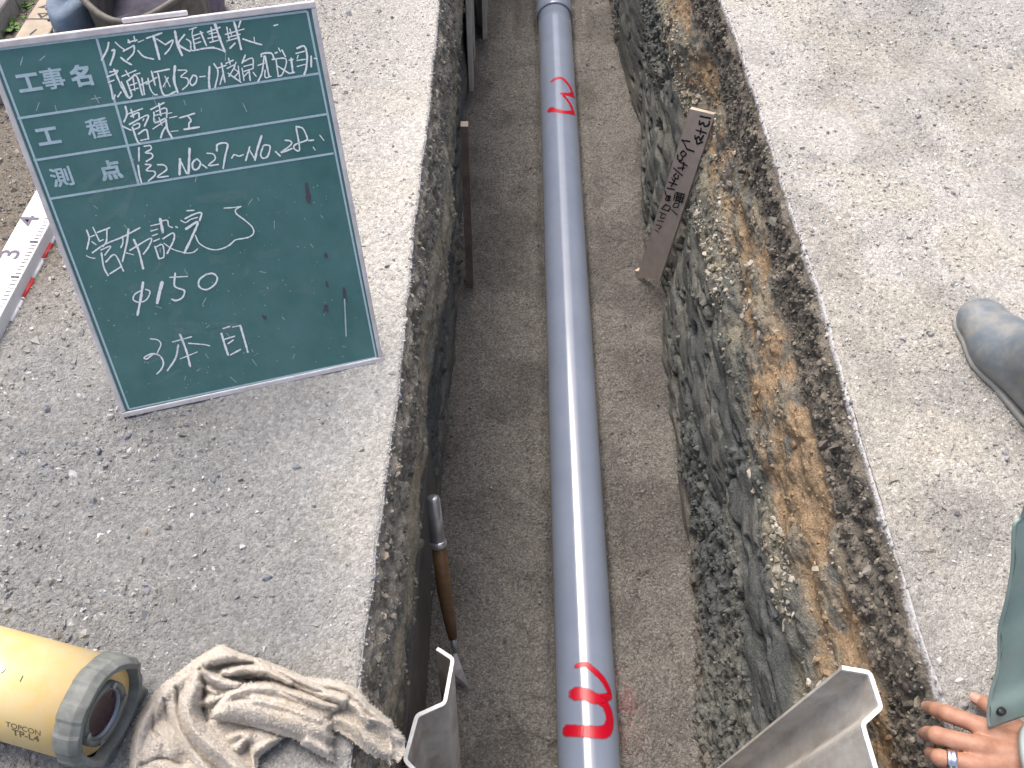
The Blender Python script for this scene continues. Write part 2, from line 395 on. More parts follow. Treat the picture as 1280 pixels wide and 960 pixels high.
# ---------------------------------------------------------------- ground
def spread(a, b, n, ratio=1.45):
    s = np.cumsum(ratio ** np.arange(n)); return a + (b - a) * s / s[-1]
ys = np.concatenate([spread(-0.1, T0, 14, 1.2)[::-1], np.arange(-0.09, 2.75, 0.0065), spread(2.75, T1, 26, 1.12)])
us = np.concatenate([[0.0, 0.003], np.arange(0.0065, 1.15, 0.0065), spread(1.15, 90, 26)])
V = []; Fq = []; off = 0
for side in (-1, 1):
    Y = ys[:, None] + 0 * us[None]; E_ = (ledge(ys) if side < 0 else redge(ys))[:, None]
    X = E_ + side * us[None]
    Z = gz(X, Y) - 0.004 * (us[None] == 0)
    V.append(np.stack([X, Y, Z], -1).reshape(-1, 3)); Fq.append(grid_faces(len(ys), len(us), side < 0, off)); off += X.size
for a, b in ((T0, -90), (T1, 90)):           # ground past the two ends of the trench
    yy = np.concatenate([[a], spread(a, b, 12)])
    xs = np.concatenate([-us[::-1] + ledge(np.array([a])), us + redge(np.array([a]))])
    X = xs[None] + 0 * yy[:, None]; Y = yy[:, None] + 0 * xs[None]
    V.append(np.stack([X, Y, gz(X, Y) - 0.004 * ((xs == xs[len(us) - 1]) | (xs == xs[len(us)]))[None]], -1).reshape(-1, 3))
    Fq.append(grid_faces(len(yy), len(xs), b < a, off)); off += X.size
V = np.concatenate(V); Fq = np.concatenate(Fq)
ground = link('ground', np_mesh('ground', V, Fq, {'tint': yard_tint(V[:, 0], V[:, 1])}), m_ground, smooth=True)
tag(ground, kind='structure')

# ---------------------------------------------------------------- trench walls and floor
wy = np.concatenate([np.linspace(T0, 0.1, 60)[:-1], np.arange(0.1, 4.7, 0.0062), np.linspace(4.7, T1, 60)[1:]])
ds = np.concatenate([[0.0], np.arange(0.004, 1.30, 0.0062)])
def strata(y, d, side):
    """colour and outward bulge (into the trench, metres) of a wall at depth d"""
    wob = 0.055 * (fbm(y * 2.6, y * 0 + side * 5, 3, 51) - 0.5) * 2
    d1 = 0.185 + wob + 0.05 * (fbm(y * 9, d * 9, 3, 53) - 0.5)
    d2 = 0.41 + 0.9 * wob + 0.14 * (fbm(y * 5 + 9, d * 8, 3, 55) - 0.5)
    d3 = 0.52 + 0.7 * wob + 0.11 * (fbm(y * 7, d * 7, 3, 57) - 0.5)
    n = fbm(y * 30, d * 30, 4, 61); n2 = fbm(y * 8, d * 12, 4, 63); n3 = fbm(y * 3.2, d * 14, 4, 65)
    dark = np.array([0.135, 0.120, 0.098]); dk2 = np.array([0.215, 0.190, 0.155])
    oran = np.array([0.405, 0.29, 0.18]); oran2 = np.array([0.31, 0.268, 0.20])
    pale = np.array([0.30, 0.275, 0.21]); clay = np.array([0.118, 0.127, 0.124]); clay2 = np.array([0.175, 0.178, 0.160])
    if side < 0: dark = np.array([0.22, 0.195, 0.155]); dk2 = np.array([0.36, 0.32, 0.26]); oran = np.array([0.44, 0.37, 0.265]); oran2 = np.array([0.33, 0.30, 0.225]); pale = np.array([0.30, 0.275, 0.21])
    mixc = lambda a, b, t: a + (b - a) * t[..., None]
    c = mixc(dark, dk2, sstep(0.35, 0.65, n))
    n4 = fbm(y * 16 + 5, d * 22, 4, 67)
    c = mixc(c, mixc(mixc(oran, oran2, sstep(0.40, 0.60, n2)), clay2 * 1.15, .8 * sstep(.56, .66, n4)), sstep(-0.012, 0.02, d - d1))
    c = mixc(c, mixc(pale, clay2, sstep(0.35, 0.6, n2)), sstep(-0.015, 0.03, d - d2))
    c = mixc(c, mixc(clay, clay2, sstep(0.40, 0.66, n3)), sstep(-0.015, 0.025, d - d3))
    rim = sstep(0.016, 0.011, d + 0.012 * (n - .5) + .016 * (fbm(y * 11, y * 0 + 2, 4, 143) - .5)) if side > 0 else sstep(0.008, 0.004, d)            # pale skin of the yard surface at the lip
    c = mixc(c, np.array([0.54, 0.53, 0.535]), rim)
    smear = sstep(1.02, 1.2, d) * sstep(0.4, .6, n2)           # bedding sand thrown against the foot
    c = mixc(c, np.array([0.22, 0.195, 0.165]), smear * 0.8)
    # relief
    up = sstep(d1 + 0.02, d1 - 0.02, d) * sstep(0.018, 0.04, d); cl = sstep(d3 - 0.02, d3 + 0.03, d); mid = sstep(0.018, 0.04, d) * (1 - up) * (1 - cl)
    wl1 = worley(y / 0.024, d / 0.024, 71); wl2 = worley(y / 0.045, d / 0.028, 73); wl3 = worley(y / 0.016, d / 0.013, 75)
    b = up * (0.016 * (0.6 - wl1) + 0.014 * (n - .5) + 0.02 * (n2 - .5))
    b = b + mid * (0.026 * (n2 - .5) + 0.010 * (n - .5) + 0.008 * (0.5 - wl3))
    rough = sstep(0.45, 0.60, fbm(y * 2.1 + 3, d * 3.3, 3, 77) + 0.22 * sstep(1.5, .7, y) - .06)   # crumbly zones against smooth shaved ones
    shave = 0.009 * (fbm(y * 3.5, d * 20, 3, 79) - .5) + 0.004 * (fbm(y * 13, d * 60, 3, 81) - .5)
    crack = -0.034 * sstep(0.57, 0.68, fbm(y * 13, d * 42, 3, 83)) * sstep(.38, .55, fbm(y * 3, d * 3 + 4, 2, 84))
    b = b + cl * ((1 - rough) * (shave + crack) + rough * (0.026 * (0.55 - wl2) + 0.014 * (0.5 - wl3) + 0.016 * (n - .5)))
    b = b + 0.060 * (fbm(y * 1.9, d * 3.1, 3, 85 + side) - .5) * sstep(0.01, 0.25, d)
    big = worley(y / .11 + .4 * fbm(y * 9, d * 9, 2, 86), d / .085, 87)
    b = b + (0.020 if side > 0 else .014) * (.55 - big) * sstep(.05, .2, d) * sstep(.35, .6, fbm(y * 2.4, d * 2.4 + 7, 2, 89))
    return c, b, cl * rough, up, mid
def wall(name, side):
    Y = wy[:, None] + 0 * ds[None]; D = ds[None] + 0 * wy[:, None]
    top = (ledge(wy) if side < 0 else redge(wy))[:, None]; foot = (lfoot(wy) if side < 0 else rfoot(wy))[:, None]
    c, b, cr, up, mid = strata(Y, D, side)
    t = sstep(0.1, 1.2, D)
    X = top + (foot - top) * t - side * b * (1.0 if side > 0 else 0.9)
    if side < 0:                                   # upper beds stand proud of the undercut clay
        X = X + 0.016 * sstep(0.02, 0.12, D) * sstep(0.60, 0.42, D) - 0.03 * sstep(0.46, 0.60, D) * sstep(1.15, 0.9, D)
    if side > 0: X = X + .045 * np.exp(-((Y - 2.17) / .13) ** 2) * sstep(.1, .25, D)      # hollow the stake stands in
    X = X - side * ((.005 if side > 0 else .003) + .004 * (fbm(Y * 40, Y * 0, 3, 141) - .5)) * sstep(0, .022, D) * sstep(.10, .035, D)      # rounded lip
    X = np.where(D == 0, top + side * .007, X)
    P = np.stack([X, Y, -D + .0005 - .010 * (D == 0)], -1)
    o = link(name, np_mesh(name, P.reshape(-1, 3), grid_faces(len(wy), len(ds), side < 0), {'tint': c.reshape(-1, 3)}), m_wall, smooth=True)
    tag(o, kind='structure'); return P, cr, up, mid, c
WR = wall('trench_wall_right', 1)
WL = wall('trench_wall_left', -1)
for nm, ye in (('trench_wall_end', T1), ('trench_wall_back', T0)):
    xl, xr = float(ledge(np.array([ye]))[0]) - .1, float(redge(np.array([ye]))[0]) + .1
    k = 60; xx = np.linspace(xl, xr, k); dd = np.linspace(0.0, 1.3, k)
    X = xx[:, None] + 0 * dd[None]; D = dd[None] + 0 * xx[:, None]
    c, b, *_ = strata(X + 40, D, 1)
    P = np.stack([X, ye - (b - .02) * (1 if ye > 0 else -1) * sstep(0, .1, D), -D - 0.006], -1)
    tag(link(nm, np_mesh(nm, P.reshape(-1, 3), grid_faces(k, k, ye > 0), {'tint': c.reshape(-1, 3)}), m_wall, smooth=True), kind='structure')

pipe_c0 = on_z(736.5, 960, AXZ); pipe_c1 = on_z(692, 0, AXZ)
pdir = (pipe_c1 - pipe_c0) / np.linalg.norm(pipe_c1 - pipe_c0)
def pipe_x(y): return pipe_c0[0] + (y - pipe_c0[1]) * pdir[0] / pdir[1]
SOCK_Y = float(on_z(692, 24, AXZ)[1])
def floor_z(X, Y):
    d = np.abs(X - pipe_x(Y))
    z = FLOOR + 0.026 * (fbm(X * 5, Y * 5, 3, 91) - .5) + 0.022 * (fbm(X * 14, Y * 14, 3, 93) - .5) + 0.0075 * (fbm(X * 70, Y * 70, 2, 95) - .5)
    z = z - 0.014 * np.exp(-((d - PIPE_R) / 0.014) ** 2) + .022 * np.exp(-((d - PIPE_R - .045) / .03) ** 2) * fbm(Y * 5, X * 2, 3, 98)
    edge = np.minimum(np.abs(X - lfoot(Y)), np.abs(X - rfoot(Y)))
    z = z + 0.030 * sstep(0.07, 0.0, edge) * fbm(Y * 6, X * 3, 3, 97)
    z = z - 0.05 * sstep(SOCK_Y - .14, SOCK_Y - .10, Y) * sstep(0.22, 0.15, d)        # bell hole at the socket
    z = z - 0.014 * sstep(0.62, 0.70, fbm(X * 7 + 2, Y * 5, 2, 99)) * sstep(1.6, .9, Y)      # foot dents
    return z
fy = np.concatenate([np.linspace(T0, 0.2, 50)[:-1], np.arange(0.2, 4.7, 0.0068), np.linspace(4.7, T1, 60)[1:]])
fu = np.linspace(-0.09, 1.09, 130)
Y = fy[:, None] + 0 * fu[None]; X = lfoot(fy)[:, None] + (rfoot(fy) - lfoot(fy))[:, None] * fu[None]
Zf = floor_z(X, Y)
tn = fbm(X * 4, Y * 4, 4, 101); base = np.array([0.275, 0.260, 0.237]); shade_and_damp = np.array([0.190, 0.180, 0.164])
tint = base + (shade_and_damp - base) * sstep(0.38, 0.66, tn)[..., None]  # darker damp sand, mixed in by noise
sp = np.zeros_like(X)
for (px_, py_, r) in ((779, 862, .035), (781, 885, .04), (783, 912, .04), (720, 150, .02)):
    q = on_z(px_, py_, FLOOR); sp = np.maximum(sp, np.exp(-((X - q[0]) ** 2 + ((Y - q[1]) * .7) ** 2) / r ** 2))
sp *= 0.34 * sstep(0.35, 0.6, fbm(X * 60, Y * 60, 2, 103))
tint = tint + (np.array([0.42, 0.06, 0.08]) - tint) * sp[..., None]     # red overspray
floor = link('trench_floor', np_mesh('trench_floor', np.stack([X, Y, Zf], -1).reshape(-1, 3), grid_faces(len(fy), len(fu)), {'tint': tint.reshape(-1, 3)}), m_sand, smooth=True)
tag(floor, kind='structure')

# ---------------------------------------------------------------- loose stones, as one mass each
g_ = (1 + 5 ** 0.5) / 2
ICO = np.array([(-1, g_, 0), (1, g_, 0), (-1, -g_, 0), (1, -g_, 0), (0, -1, g_), (0, 1, g_), (0, -1, -g_), (0, 1, -g_), (g_, 0, -1), (g_, 0, 1), (-g_, 0, -1), (-g_, 0, 1)]) / math.hypot(1, g_)
ICF = np.array([(0, 11, 5), (0, 5, 1), (0, 1, 7), (0, 7, 10), (0, 10, 11), (1, 5, 9), (5, 11, 4), (11, 10, 2), (10, 7, 6), (7, 1, 8), (3, 9, 4), (3, 4, 2), (3, 2, 6), (3, 6, 8), (3, 8, 9), (4, 9, 5), (2, 4, 11), (6, 2, 10), (8, 6, 7), (9, 8, 1)])
OCT = np.array([(1, 0, 0), (-1, 0, 0), (0, 1, 0), (0, -1, 0), (0, 0, 1), (0, 0, -1)], float)
OCF = np.array([(0, 2, 4), (2, 1, 4), (1, 3, 4), (3, 0, 4), (2, 0, 5), (1, 2, 5), (3, 1, 5), (0, 3, 5)])
def stones(name, P, rad, tint, parent=None, flat=(0.55, 1.0), m=None, label=None, cat=None, small=False):
    SV, SF = (OCT, OCF) if small else (ICO, ICF); kk = len(SV)
    n = len(P); q = rng.normal(size=(n, 4)); q /= np.linalg.norm(q, axis=1)[:, None]; a, b, c, d = q.T
    R = np.stack([1 - 2 * (c * c + d * d), 2 * (b * c - a * d), 2 * (b * d + a * c), 2 * (b * c + a * d), 1 - 2 * (b * b + d * d), 2 * (c * d - a * b),
                  2 * (b * d - a * c), 2 * (c * d + a * b), 1 - 2 * (b * b + c * c)], -1).reshape(n, 3, 3)
    sc = rng.uniform(0.6, 1.25, (n, 1, 3)); sc[:, :, 2] *= rng.uniform(*flat, (n, 1))
    v = (SV[None] + rng.uniform(-.28, .28, (n, kk, 3)) * (1.4 if small else 1)) * sc * rad[:, None, None]
    v = np.einsum('nij,nkj->nki', R, v) + P[:, None]
    f = (SF[None] + kk * np.arange(n)[:, None, None]).reshape(-1, 3)
    o = link(name, np_mesh(name, v.reshape(-1, 3), f, {'tint': np.repeat(tint, kk, 0)}), m or m_stone, parent)
    return tag(o, label, cat, kind='stuff')
PAL = np.array([(0.30, 0.30, 0.31), (0.24, 0.25, 0.28), (0.40, 0.38, 0.34), (0.46, 0.44, 0.40), (0.74, 0.73, 0.71), (0.20, 0.20, 0.20), (0.35, 0.31, 0.26)])
def scatter_ground(n, x0, x1, y0, y1, side, rmed, sig, name, label, small=False):
    Y = rng.uniform(y0, y1, n); X = rng.uniform(x0, x1, n)
    e = ledge(Y) if side < 0 else redge(Y)
    dens = sstep(0.30, 0.62, fbm(X * 5, Y * 5, 3, 111)) * .75 + .25
    if side < 0: dens = dens * (.30 + .70 * sstep(.12, .40, e - X)) * (1 if small else .35 + .65 * sstep(.25, .5, e - X))
    ok = ((X < e - 0.004) if side < 0 else (X > e + 0.004)) & (rng.uniform(size=n) < dens)
    X, Y = X[ok], Y[ok]; n = len(X)
    r = np.clip(rmed * np.exp(rng.normal(size=n) * sig), 0.0012, 0.011)
    t = PAL[rng.choice(len(PAL), n, p=[.19, .17, .18, .16, .17, .06, .07])] * rng.uniform(.85, 1.2, (n, 1))
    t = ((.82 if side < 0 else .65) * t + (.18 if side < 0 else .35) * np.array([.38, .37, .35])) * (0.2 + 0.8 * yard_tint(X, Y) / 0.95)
    stones(name, np.stack([X, Y, gz(X, Y) + r * rng.uniform(-.55, .12, n)], -1), r, t, label=label, cat='gravel', small=small)
scatter_ground(62000, -1.25, -0.19, -0.05, 2.5, -1, 0.0023, 0.40, 'fine_gravel', 'fine grey gravel covering the yard left of the trench', True)
scatter_ground(50000, 0.53, 1.45, -0.05, 2.5, 1, 0.0021, 0.40, 'fine_gravel', 'fine pale gravel covering the yard right of the trench', True)
scatter_ground(6500, -1.25, -0.19, -0.05, 2.5, -1, 0.0045, 0.35, 'loose_stones', 'loose grey crushed stones strewn over the yard left of the trench')
scatter_ground(3600, 0.53, 1.45, -0.05, 2.5, 1, 0.0040, 0.33, 'loose_stones', 'loose pale crushed stones strewn over the yard right of the trench')

def scatter_wall(W, side, w, n, rmed, sig, pal, sink, y1=4.4):
    P, cr, up, mid, c = W
    k = (wy > 0.1) & (wy < y1)
    pr = (w * k[:, None]).ravel(); pr = pr / pr.sum()
    i = rng.choice(pr.size, n, p=pr)
    p = P.reshape(-1, 3)[i] + rng.uniform(-.003, .003, (n, 3))
    r = np.clip(rmed * np.exp(rng.normal(size=n) * sig), 0.002, 0.022)
    p[:, 0] += side * r * sink
    if pal is None: t = c.reshape(-1, 3)[i] * rng.uniform(.8, 1.25, (n, 1))
    else: t = pal[rng.integers(len(pal), size=n)] * rng.uniform(.8, 1.25, (n, 1))
    return p, r, t
D_ = ds[None] + 0 * wy[:, None]; Yw = wy[:, None] + 0 * ds[None]
DKP = np.array([(0.14, 0.125, 0.105), (0.19, 0.17, 0.14), (0.25, 0.22, 0.18), (0.11, 0.10, 0.085)])
PLP = np.array([(0.42, 0.38, 0.30), (0.34, 0.31, 0.25), (0.50, 0.46, 0.40), (0.30, 0.27, 0.20)])
for W, side, fac, nm, lab in ((WR, 1, 1.0, 'wall_stones', 'stones and crumbs of soil set in the right trench wall'), (WL, -1, 0.40, 'wall_stones', 'stones and crumbs of soil set in the left trench wall')):
    cr, up, mid = W[1], W[2], W[3]
    sets = [scatter_wall(W, side, up, int(11000 * fac), 0.0034, .42, DKP if side > 0 else DKP * 1.5, 0.2),
            scatter_wall(W, side, up, int(120 * fac), 0.009, .3, PLP * .65, 0.3),
            scatter_wall(W, side, mid * (0.15 + sstep(.28, .42, D_)) * sstep(.45, .7, fbm(Yw * 9, D_ * 9, 3, 121)), int(2200 * fac), 0.0050, .45, PLP if side > 0 else PLP * .7, 0.15),
            scatter_wall(W, side, mid, int(2200 * fac), 0.004, .4, None, 0.2),
            scatter_wall(W, side, sstep(.03, .0, D_), int(1500 * (1 if side > 0 else 1.6)), .0022, .45, PAL[:4] * .95, .4),
            scatter_wall(W, side, cr, int(4200 * fac), 0.0050, .45, None, 0.1)]
    stones(nm, *[np.concatenate([s[k] for s in sets]) for k in range(3)], label=lab, cat='soil stones')
n = 22000; Y = rng.uniform(.3, 4.4, n); u = rng.uniform(0, 1, n) ; X = lfoot(Y) + (rfoot(Y) - lfoot(Y)) * u
ok = np.abs(X - pipe_x(Y)) > PIPE_R + .004; X, Y = X[ok], Y[ok]; r = np.clip(0.0022 * np.exp(rng.normal(size=len(X)) * .4), .001, .006)
t = np.array([(.11, .105, .10), (.21, .20, .183), (.285, .27, .245), (.38, .36, .33)])[rng.choice(4, len(X), p=[.10, .40, .44, .06])]
stones('sand_crumbs', np.stack([X, Y, floor_z(X, Y) + r * .2], -1), r, t, label='coarse grains and crumbs lying on the sand bed', cat='sand grains', small=True)

n = 70; Y = rng.uniform(.4, 4.2, n); X = lfoot(Y) + (rfoot(Y) - lfoot(Y)) * rng.uniform(0.02, .98, n); ok = np.abs(X - pipe_x(Y)) > PIPE_R + .012; X, Y = X[ok], Y[ok]
r = rng.uniform(.003, .009, len(X)) * rng.uniform(.5, 1, len(X))
stones('fallen_pebbles', np.stack([X, Y, floor_z(X, Y) + r * .35], -1), r, PAL[rng.integers(len(PAL), size=len(X))] * .55, label='scattered pebbles and clods fallen on the sand bed', cat='pebbles')

# ---------------------------------------------------------------- flat marks: ribbons on a surface
def ribbon(strokes, embed, name, material, parent, step=0.004, rag=0.12, lift0=0.0004):
    """strokes: list of (2-D metric polyline, width or [w0..wn]); embed(u, v, lift) -> 3-D point"""
    V = []; Fc = []; A = []
    for si, (pl, wd) in enumerate(strokes):
        P = np.array(catmull(pl, 7)); n = len(P); lift = lift0 + 0.00003 * si
        T = np.gradient(P, axis=0); T /= np.linalg.norm(T, axis=1)[:, None] + 1e-9; Nn = np.stack([-T[:, 1], T[:, 0]], 1)
        W = np.interp(np.linspace(0, 1, n), np.linspace(0, 1, len(wd)), wd) if not np.isscalar(wd) else np.full(n, wd)
        W = W * (1 + rng.uniform(-rag, rag, n))
        P = np.concatenate([[P[0] - T[0] * W[0] * .5], P, [P[-1] + T[-1] * W[-1] * .5]]); Nn = np.concatenate([Nn[:1], Nn, Nn[-1:]]); W = np.concatenate([W[:1] * .55, W, W[-1:] * .55]); n += 2
        o = len(V)
        for i in range(n):
            for k, cv in ((-.62, 0), (-.34, 1), (.34, 1), (.62, 0)):
                q = P[i] + Nn[i] * W[i] * k; V.append(embed(q[0], q[1], lift)); A.append(cv * (0.35 if i in (0, n - 1) else 1))
        for i in range(n - 1):
            for k in range(3): Fc.append((o + i * 4 + k, o + i * 4 + k + 1, o + i * 4 + k + 5, o + i * 4 + k + 4))
    return link(name, np_mesh(name, np.array(V), np.array(Fc), {'cover': np.array(A)}), material, parent)
def zoomed(x0, y0, s, L): return [([(x0 + a / s, y0 + b / s) for a, b in p], wd / s) for p, wd in L]

# ---------------------------------------------------------------- sewer pipe
pipe = empty('sewer_pipe', (pipe_x(1.5), 1.5, AXZ - PIPE_R))
tag(pipe, 'blue-grey plastic sewer pipe lying on sand along the trench', 'pipe')
def pp(y, r=0): return np.array([pipe_x(y), y, AXZ])
m = MB(); m.tube([pp(y) for y in np.linspace(T0 + .05, SOCK_Y + .05, 40)], PIPE_R, 64); m.build('barrel', m_pipe, pipe, True)
m = MB(); yy = [SOCK_Y, SOCK_Y, SOCK_Y + .008, SOCK_Y + .11, SOCK_Y + .13, SOCK_Y + .16, T1 - .1]
m.tube([pp(y + 1e-4 * i) for i, y in enumerate(yy)], [PIPE_R + .0005, .089, .0915, .0915, .089, PIPE_R, PIPE_R], 64); m.build('socket', m_pipe, pipe, True)
side_v = np.cross(pdir, [0, 0, 1.0]); up_v = np.cross(side_v, pdir)
def cyl_uv(x, y):
    d = ray(x, y); o = CAM - pipe_c0
    a2 = np.array([d @ side_v, d @ up_v]); b2 = np.array([o @ side_v, o @ up_v])
    A, B, C = a2 @ a2, 2 * a2 @ b2, b2 @ b2 - PIPE_R ** 2
    t = (-B - math.sqrt(max(B * B - 4 * A * C, 0))) / (2 * A)
    q = o + d * t; return (math.atan2(q @ side_v, q @ up_v) * PIPE_R, q @ pdir)
def cyl_embed(u, v, lift):
    th = u / PIPE_R; return pipe_c0 + pdir * v + (PIPE_R + lift) * (math.sin(th) * side_v + math.cos(th) * up_v)
n = 900; th_ = rng.choice([-1, 1], n) * np.radians(rng.uniform(48, 95, n) - 30 * rng.uniform(0, 1, n) ** 6); yv_ = rng.uniform(-.4, 4.2, n) - pipe_c0[1]
stones('sand_specks', np.array([cyl_embed(a * PIPE_R, b, -.0002) for a, b in zip(th_, yv_)]), rng.uniform(.0008, .0020, n), np.array([(.26, .245, .22)]) * rng.uniform(.7, 1.2, (n, 1)), pipe, small=True)
near3 = [([(385, 350), (440, 338), (485, 370), (545, 430), (578, 490), (588, 525)], [22, 26, 30, 34, 36, 36]), ([(372, 515), (440, 518), (510, 545), (588, 532)], [66, 62, 56, 34]), ([(520, 548), (565, 590), (588, 660), (580, 715), (545, 745), (450, 742), (325, 736)], [44, 50, 56, 58, 62, 56, 58])]
far3 = [([(262, 545), (295, 524), (330, 522), (372, 560), (400, 610), (408, 640)], [14, 18, 18, 20, 22, 26]), ([(330, 625), (370, 630), (410, 636)], [18, 24, 28]), ([(345, 640), (385, 690), (410, 750)], [16, 18, 24]), ([(252, 732), (290, 736), (350, 748), (412, 756)], [36, 26, 24, 28])]
for L, x0, y0, s, mpp in ((near3, 640, 760, 4.8, 0.00205), (far3, 640, 0, 16 / 3, 0.0038)):
    st = [([cyl_uv(x0 + a / s, y0 + b / s) for a, b in p], [q / s * mpp * 1.2 for q in wd]) for p, wd in L]
    ribbon(st, cyl_embed, 'paint_mark', m_red, pipe, rag=0.05, lift0=0.0007)

# ---------------------------------------------------------------- chalkboard
TL, TR, BR, BL = [np.array(p) + [0, 0, 1.222] for p in ((-0.72235, 1.03828, -0.66301), (-0.29418, 1.17606, -0.67689), (-0.23356, 0.93279, -1.222), (-0.66173, 0.79501, -1.20812))]
BW, BH = 0.45, 0.60
ex = (BR - BL) / BW; ey = (TL - BL) / BH; en = np.cross(ex, ey)
def bpt(u, v, w=0.0): return BL + ex * u + ey * v + en * w
def buv(x, y):
    q = on_plane(x, y, BL, en) - BL; return (q @ ex, q @ ey)
def bemb(u, v, lift): return bpt(u, v, lift)
board = empty('chalkboard', (BL + BR) / 2)
tag(board, 'green site chalkboard with white frame and chalk writing, leaning back on the gravel', 'chalkboard')
m = MB(); m.box(bpt(BW / 2, BH / 2, -.006), (ex, ey, en), (BW / 2 - .004, BH / 2 - .004, .006)); m.build('panel', m_board, board)
fw = 0.0046
for c, h in (((BW / 2, BH - fw, 0), (BW / 2, fw, .0085)), ((BW / 2, fw, 0), (BW / 2, fw, .0085)), ((fw * .8, BH / 2, 0), (fw * .8, BH / 2 - 2 * fw - .0002, .008)), ((BW - fw * .8, BH / 2, 0), (fw * .8, BH / 2 - 2 * fw - .0002, .008))):
    m = MB(); m.box(bpt(c[0], c[1], -.0055), (ex, ey, en), h); m.build('frame_rail', m_frame, board, bevel=.0015)
u0, u1 = buv(150, 20)[0], buv(234, 15)[0]
m = MB(); m.box(bpt((u0 + u1) / 2, BH + .005, -.008), (ex, ey, en), ((u1 - u0) / 2, .0035, .005)); m.build('carrying_grip', m_frame, board, bevel=.002)
hinge = bpt(BW / 2, BH * .8, -.016); foot = np.array([hinge[0] - .06, hinge[1] + .20, 0.018])
m = MB(); dr = (foot - hinge); ln = np.linalg.norm(dr); dr /= ln; sx = np.cross(dr, [0, 0, 1.0]); sx /= np.linalg.norm(sx)
m.box((hinge + foot) / 2, (dr, sx, np.cross(dr, sx)), (ln / 2, .014, .007)); m.build('support_leg', m_frame, board, bevel=.002)
# printed ruling
grid_px = [((0, 62.5), (384, 14)), ((3, 91), (161, 511)), ((161, 511.5), (470, 446.5)), ((384, 14), (470, 446)), ((22, 148), (400, 91.5)), ((42, 200.5), (409, 142.5)), ((62, 248.5), (417, 191.5)), ((121, 48.5), (173.5, 231))]
gl = []
for a, b in grid_px:
    ua, ub = buv(*a), buv(*b); wd = .0030 if len(gl) < 4 else .0034
    if len(gl) == 0: ua = (buv(3, 91)[0], ua[1] + .001)
    gl.append(([ua, ub], wd))
lu = gl[1][0][0][0]; tv = gl[0][0][0][1]; gl[1] = ([(lu, tv), gl[1][0][1]], .0030)
def solid_ribbon(L, emb, name, mt, parent, lift):
    m = MB()
    for i, (pl, wd) in enumerate(L):
        P = np.array(pl); T = P[1] - P[0]; T /= np.linalg.norm(T); N_ = np.array([-T[1], T[0]]) * wd / 2
        m.add([emb(*q, lift + .00004 * i) for q in (P[0] - N_, P[1] - N_, P[1] + N_, P[0] + N_)], [(0, 1, 2, 3)])
    return m.build(name, mt, parent)
solid_ribbon(gl, bemb, 'printed_ruling', m_print, board, .0003)['kind'] = 'stuff'
def text_mesh(body, size, offset=0.0):
    cu = bpy.data.curves.new('lettering', 'FONT'); cu.body = body; cu.size = size; cu.align_x = 'CENTER'; cu.align_y = 'CENTER'; cu.offset = offset
    o = bpy.data.objects.new('lettering', cu); COL.objects.link(o); bpy.context.view_layer.update()
    me = bpy.data.meshes.new_from_object(o.evaluated_get(bpy.context.evaluated_depsgraph_get()))
    bpy.data.objects.remove(o); bpy.data.curves.remove(cu); return me
for ch, x, y in (('工', 36, 103), ('事', 66, 98), ('名', 101, 94.5), ('工', 60, 170), ('種', 122.5, 160), ('測', 77, 221), ('点', 138, 212.5)):
    me = text_mesh(ch, 0.031); u, v = buv(x, y)
    co = np.empty(len(me.vertices) * 3); me.vertices.foreach_get('co', co); co = co.reshape(-1, 3)
    ctr = (co.max(0) + co.min(0)) / 2; k = .0006 if ch in '事種測' else .0011; vs = []; fs = []
    for li, (du_, dv_) in enumerate(((0, 0), (k, k), (-k, k), (k, -k), (-k, -k))):
        fs += [tuple(i + len(vs) for i in p.vertices) for p in me.polygons]
        vs += [bpt(u + (c[0] - ctr[0]) * 1.02 + du_, v + (c[1] - ctr[1]) * .95 + dv_, .0005 + .00005 * li) for c in co]
    MB().add(vs, fs).build('printed_character', m_print, board)['kind'] = 'stuff'
# chalk handwriting
W8 = 13
A1 = zoomed(110, 20, 8, [(p, W8 * f) for p, f in [
    ([(208, 265), (190, 340), (135, 440)], 1), ([(275, 262), (320, 305), (365, 335)], .8), ([(240, 345), (266, 340), (255, 400), (222, 490)], 1.2), ([(355, 350), (440, 305), (462, 300), (455, 370), (395, 438)], 1),
    ([(405, 240), (418, 268)], 1), ([(460, 205), (472, 250)], 1), ([(402, 262), (490, 240)], .9), ([(330, 415), (380, 455), (435, 485)], 1.2), ([(500, 345), (560, 405), (655, 430)], 1), ([(500, 262), (560, 238)], .5),
    ([(585, 222), (740, 168)], 1), ([(655, 200), (690, 330), (715, 430)], 1.5), ([(690, 230), (775, 285)], .9),
    ([(870, 150), (895, 280), (940, 390)], 1.6), ([(775, 285), (850, 240), (820, 320), (770, 380)], .9), ([(965, 185), (905, 275), (975, 330), (1020, 350)], 1.1),
    ([(985, 230), (1025, 260), (1035, 340), (1110, 335)], .9), ([(1015, 135), (1085, 112)], .8), ([(1045, 190), (1070, 330)], 1), ([(1040, 200), (1150, 165)], .7), ([(1125, 155), (1185, 295)], 1.2), ([(1060, 235), (1120, 215)], .7), ([(1070, 275), (1130, 255)], .7), ([(1140, 325), (1260, 310)], 1), ([(1050, 120), (1040, 180)], .7)]])
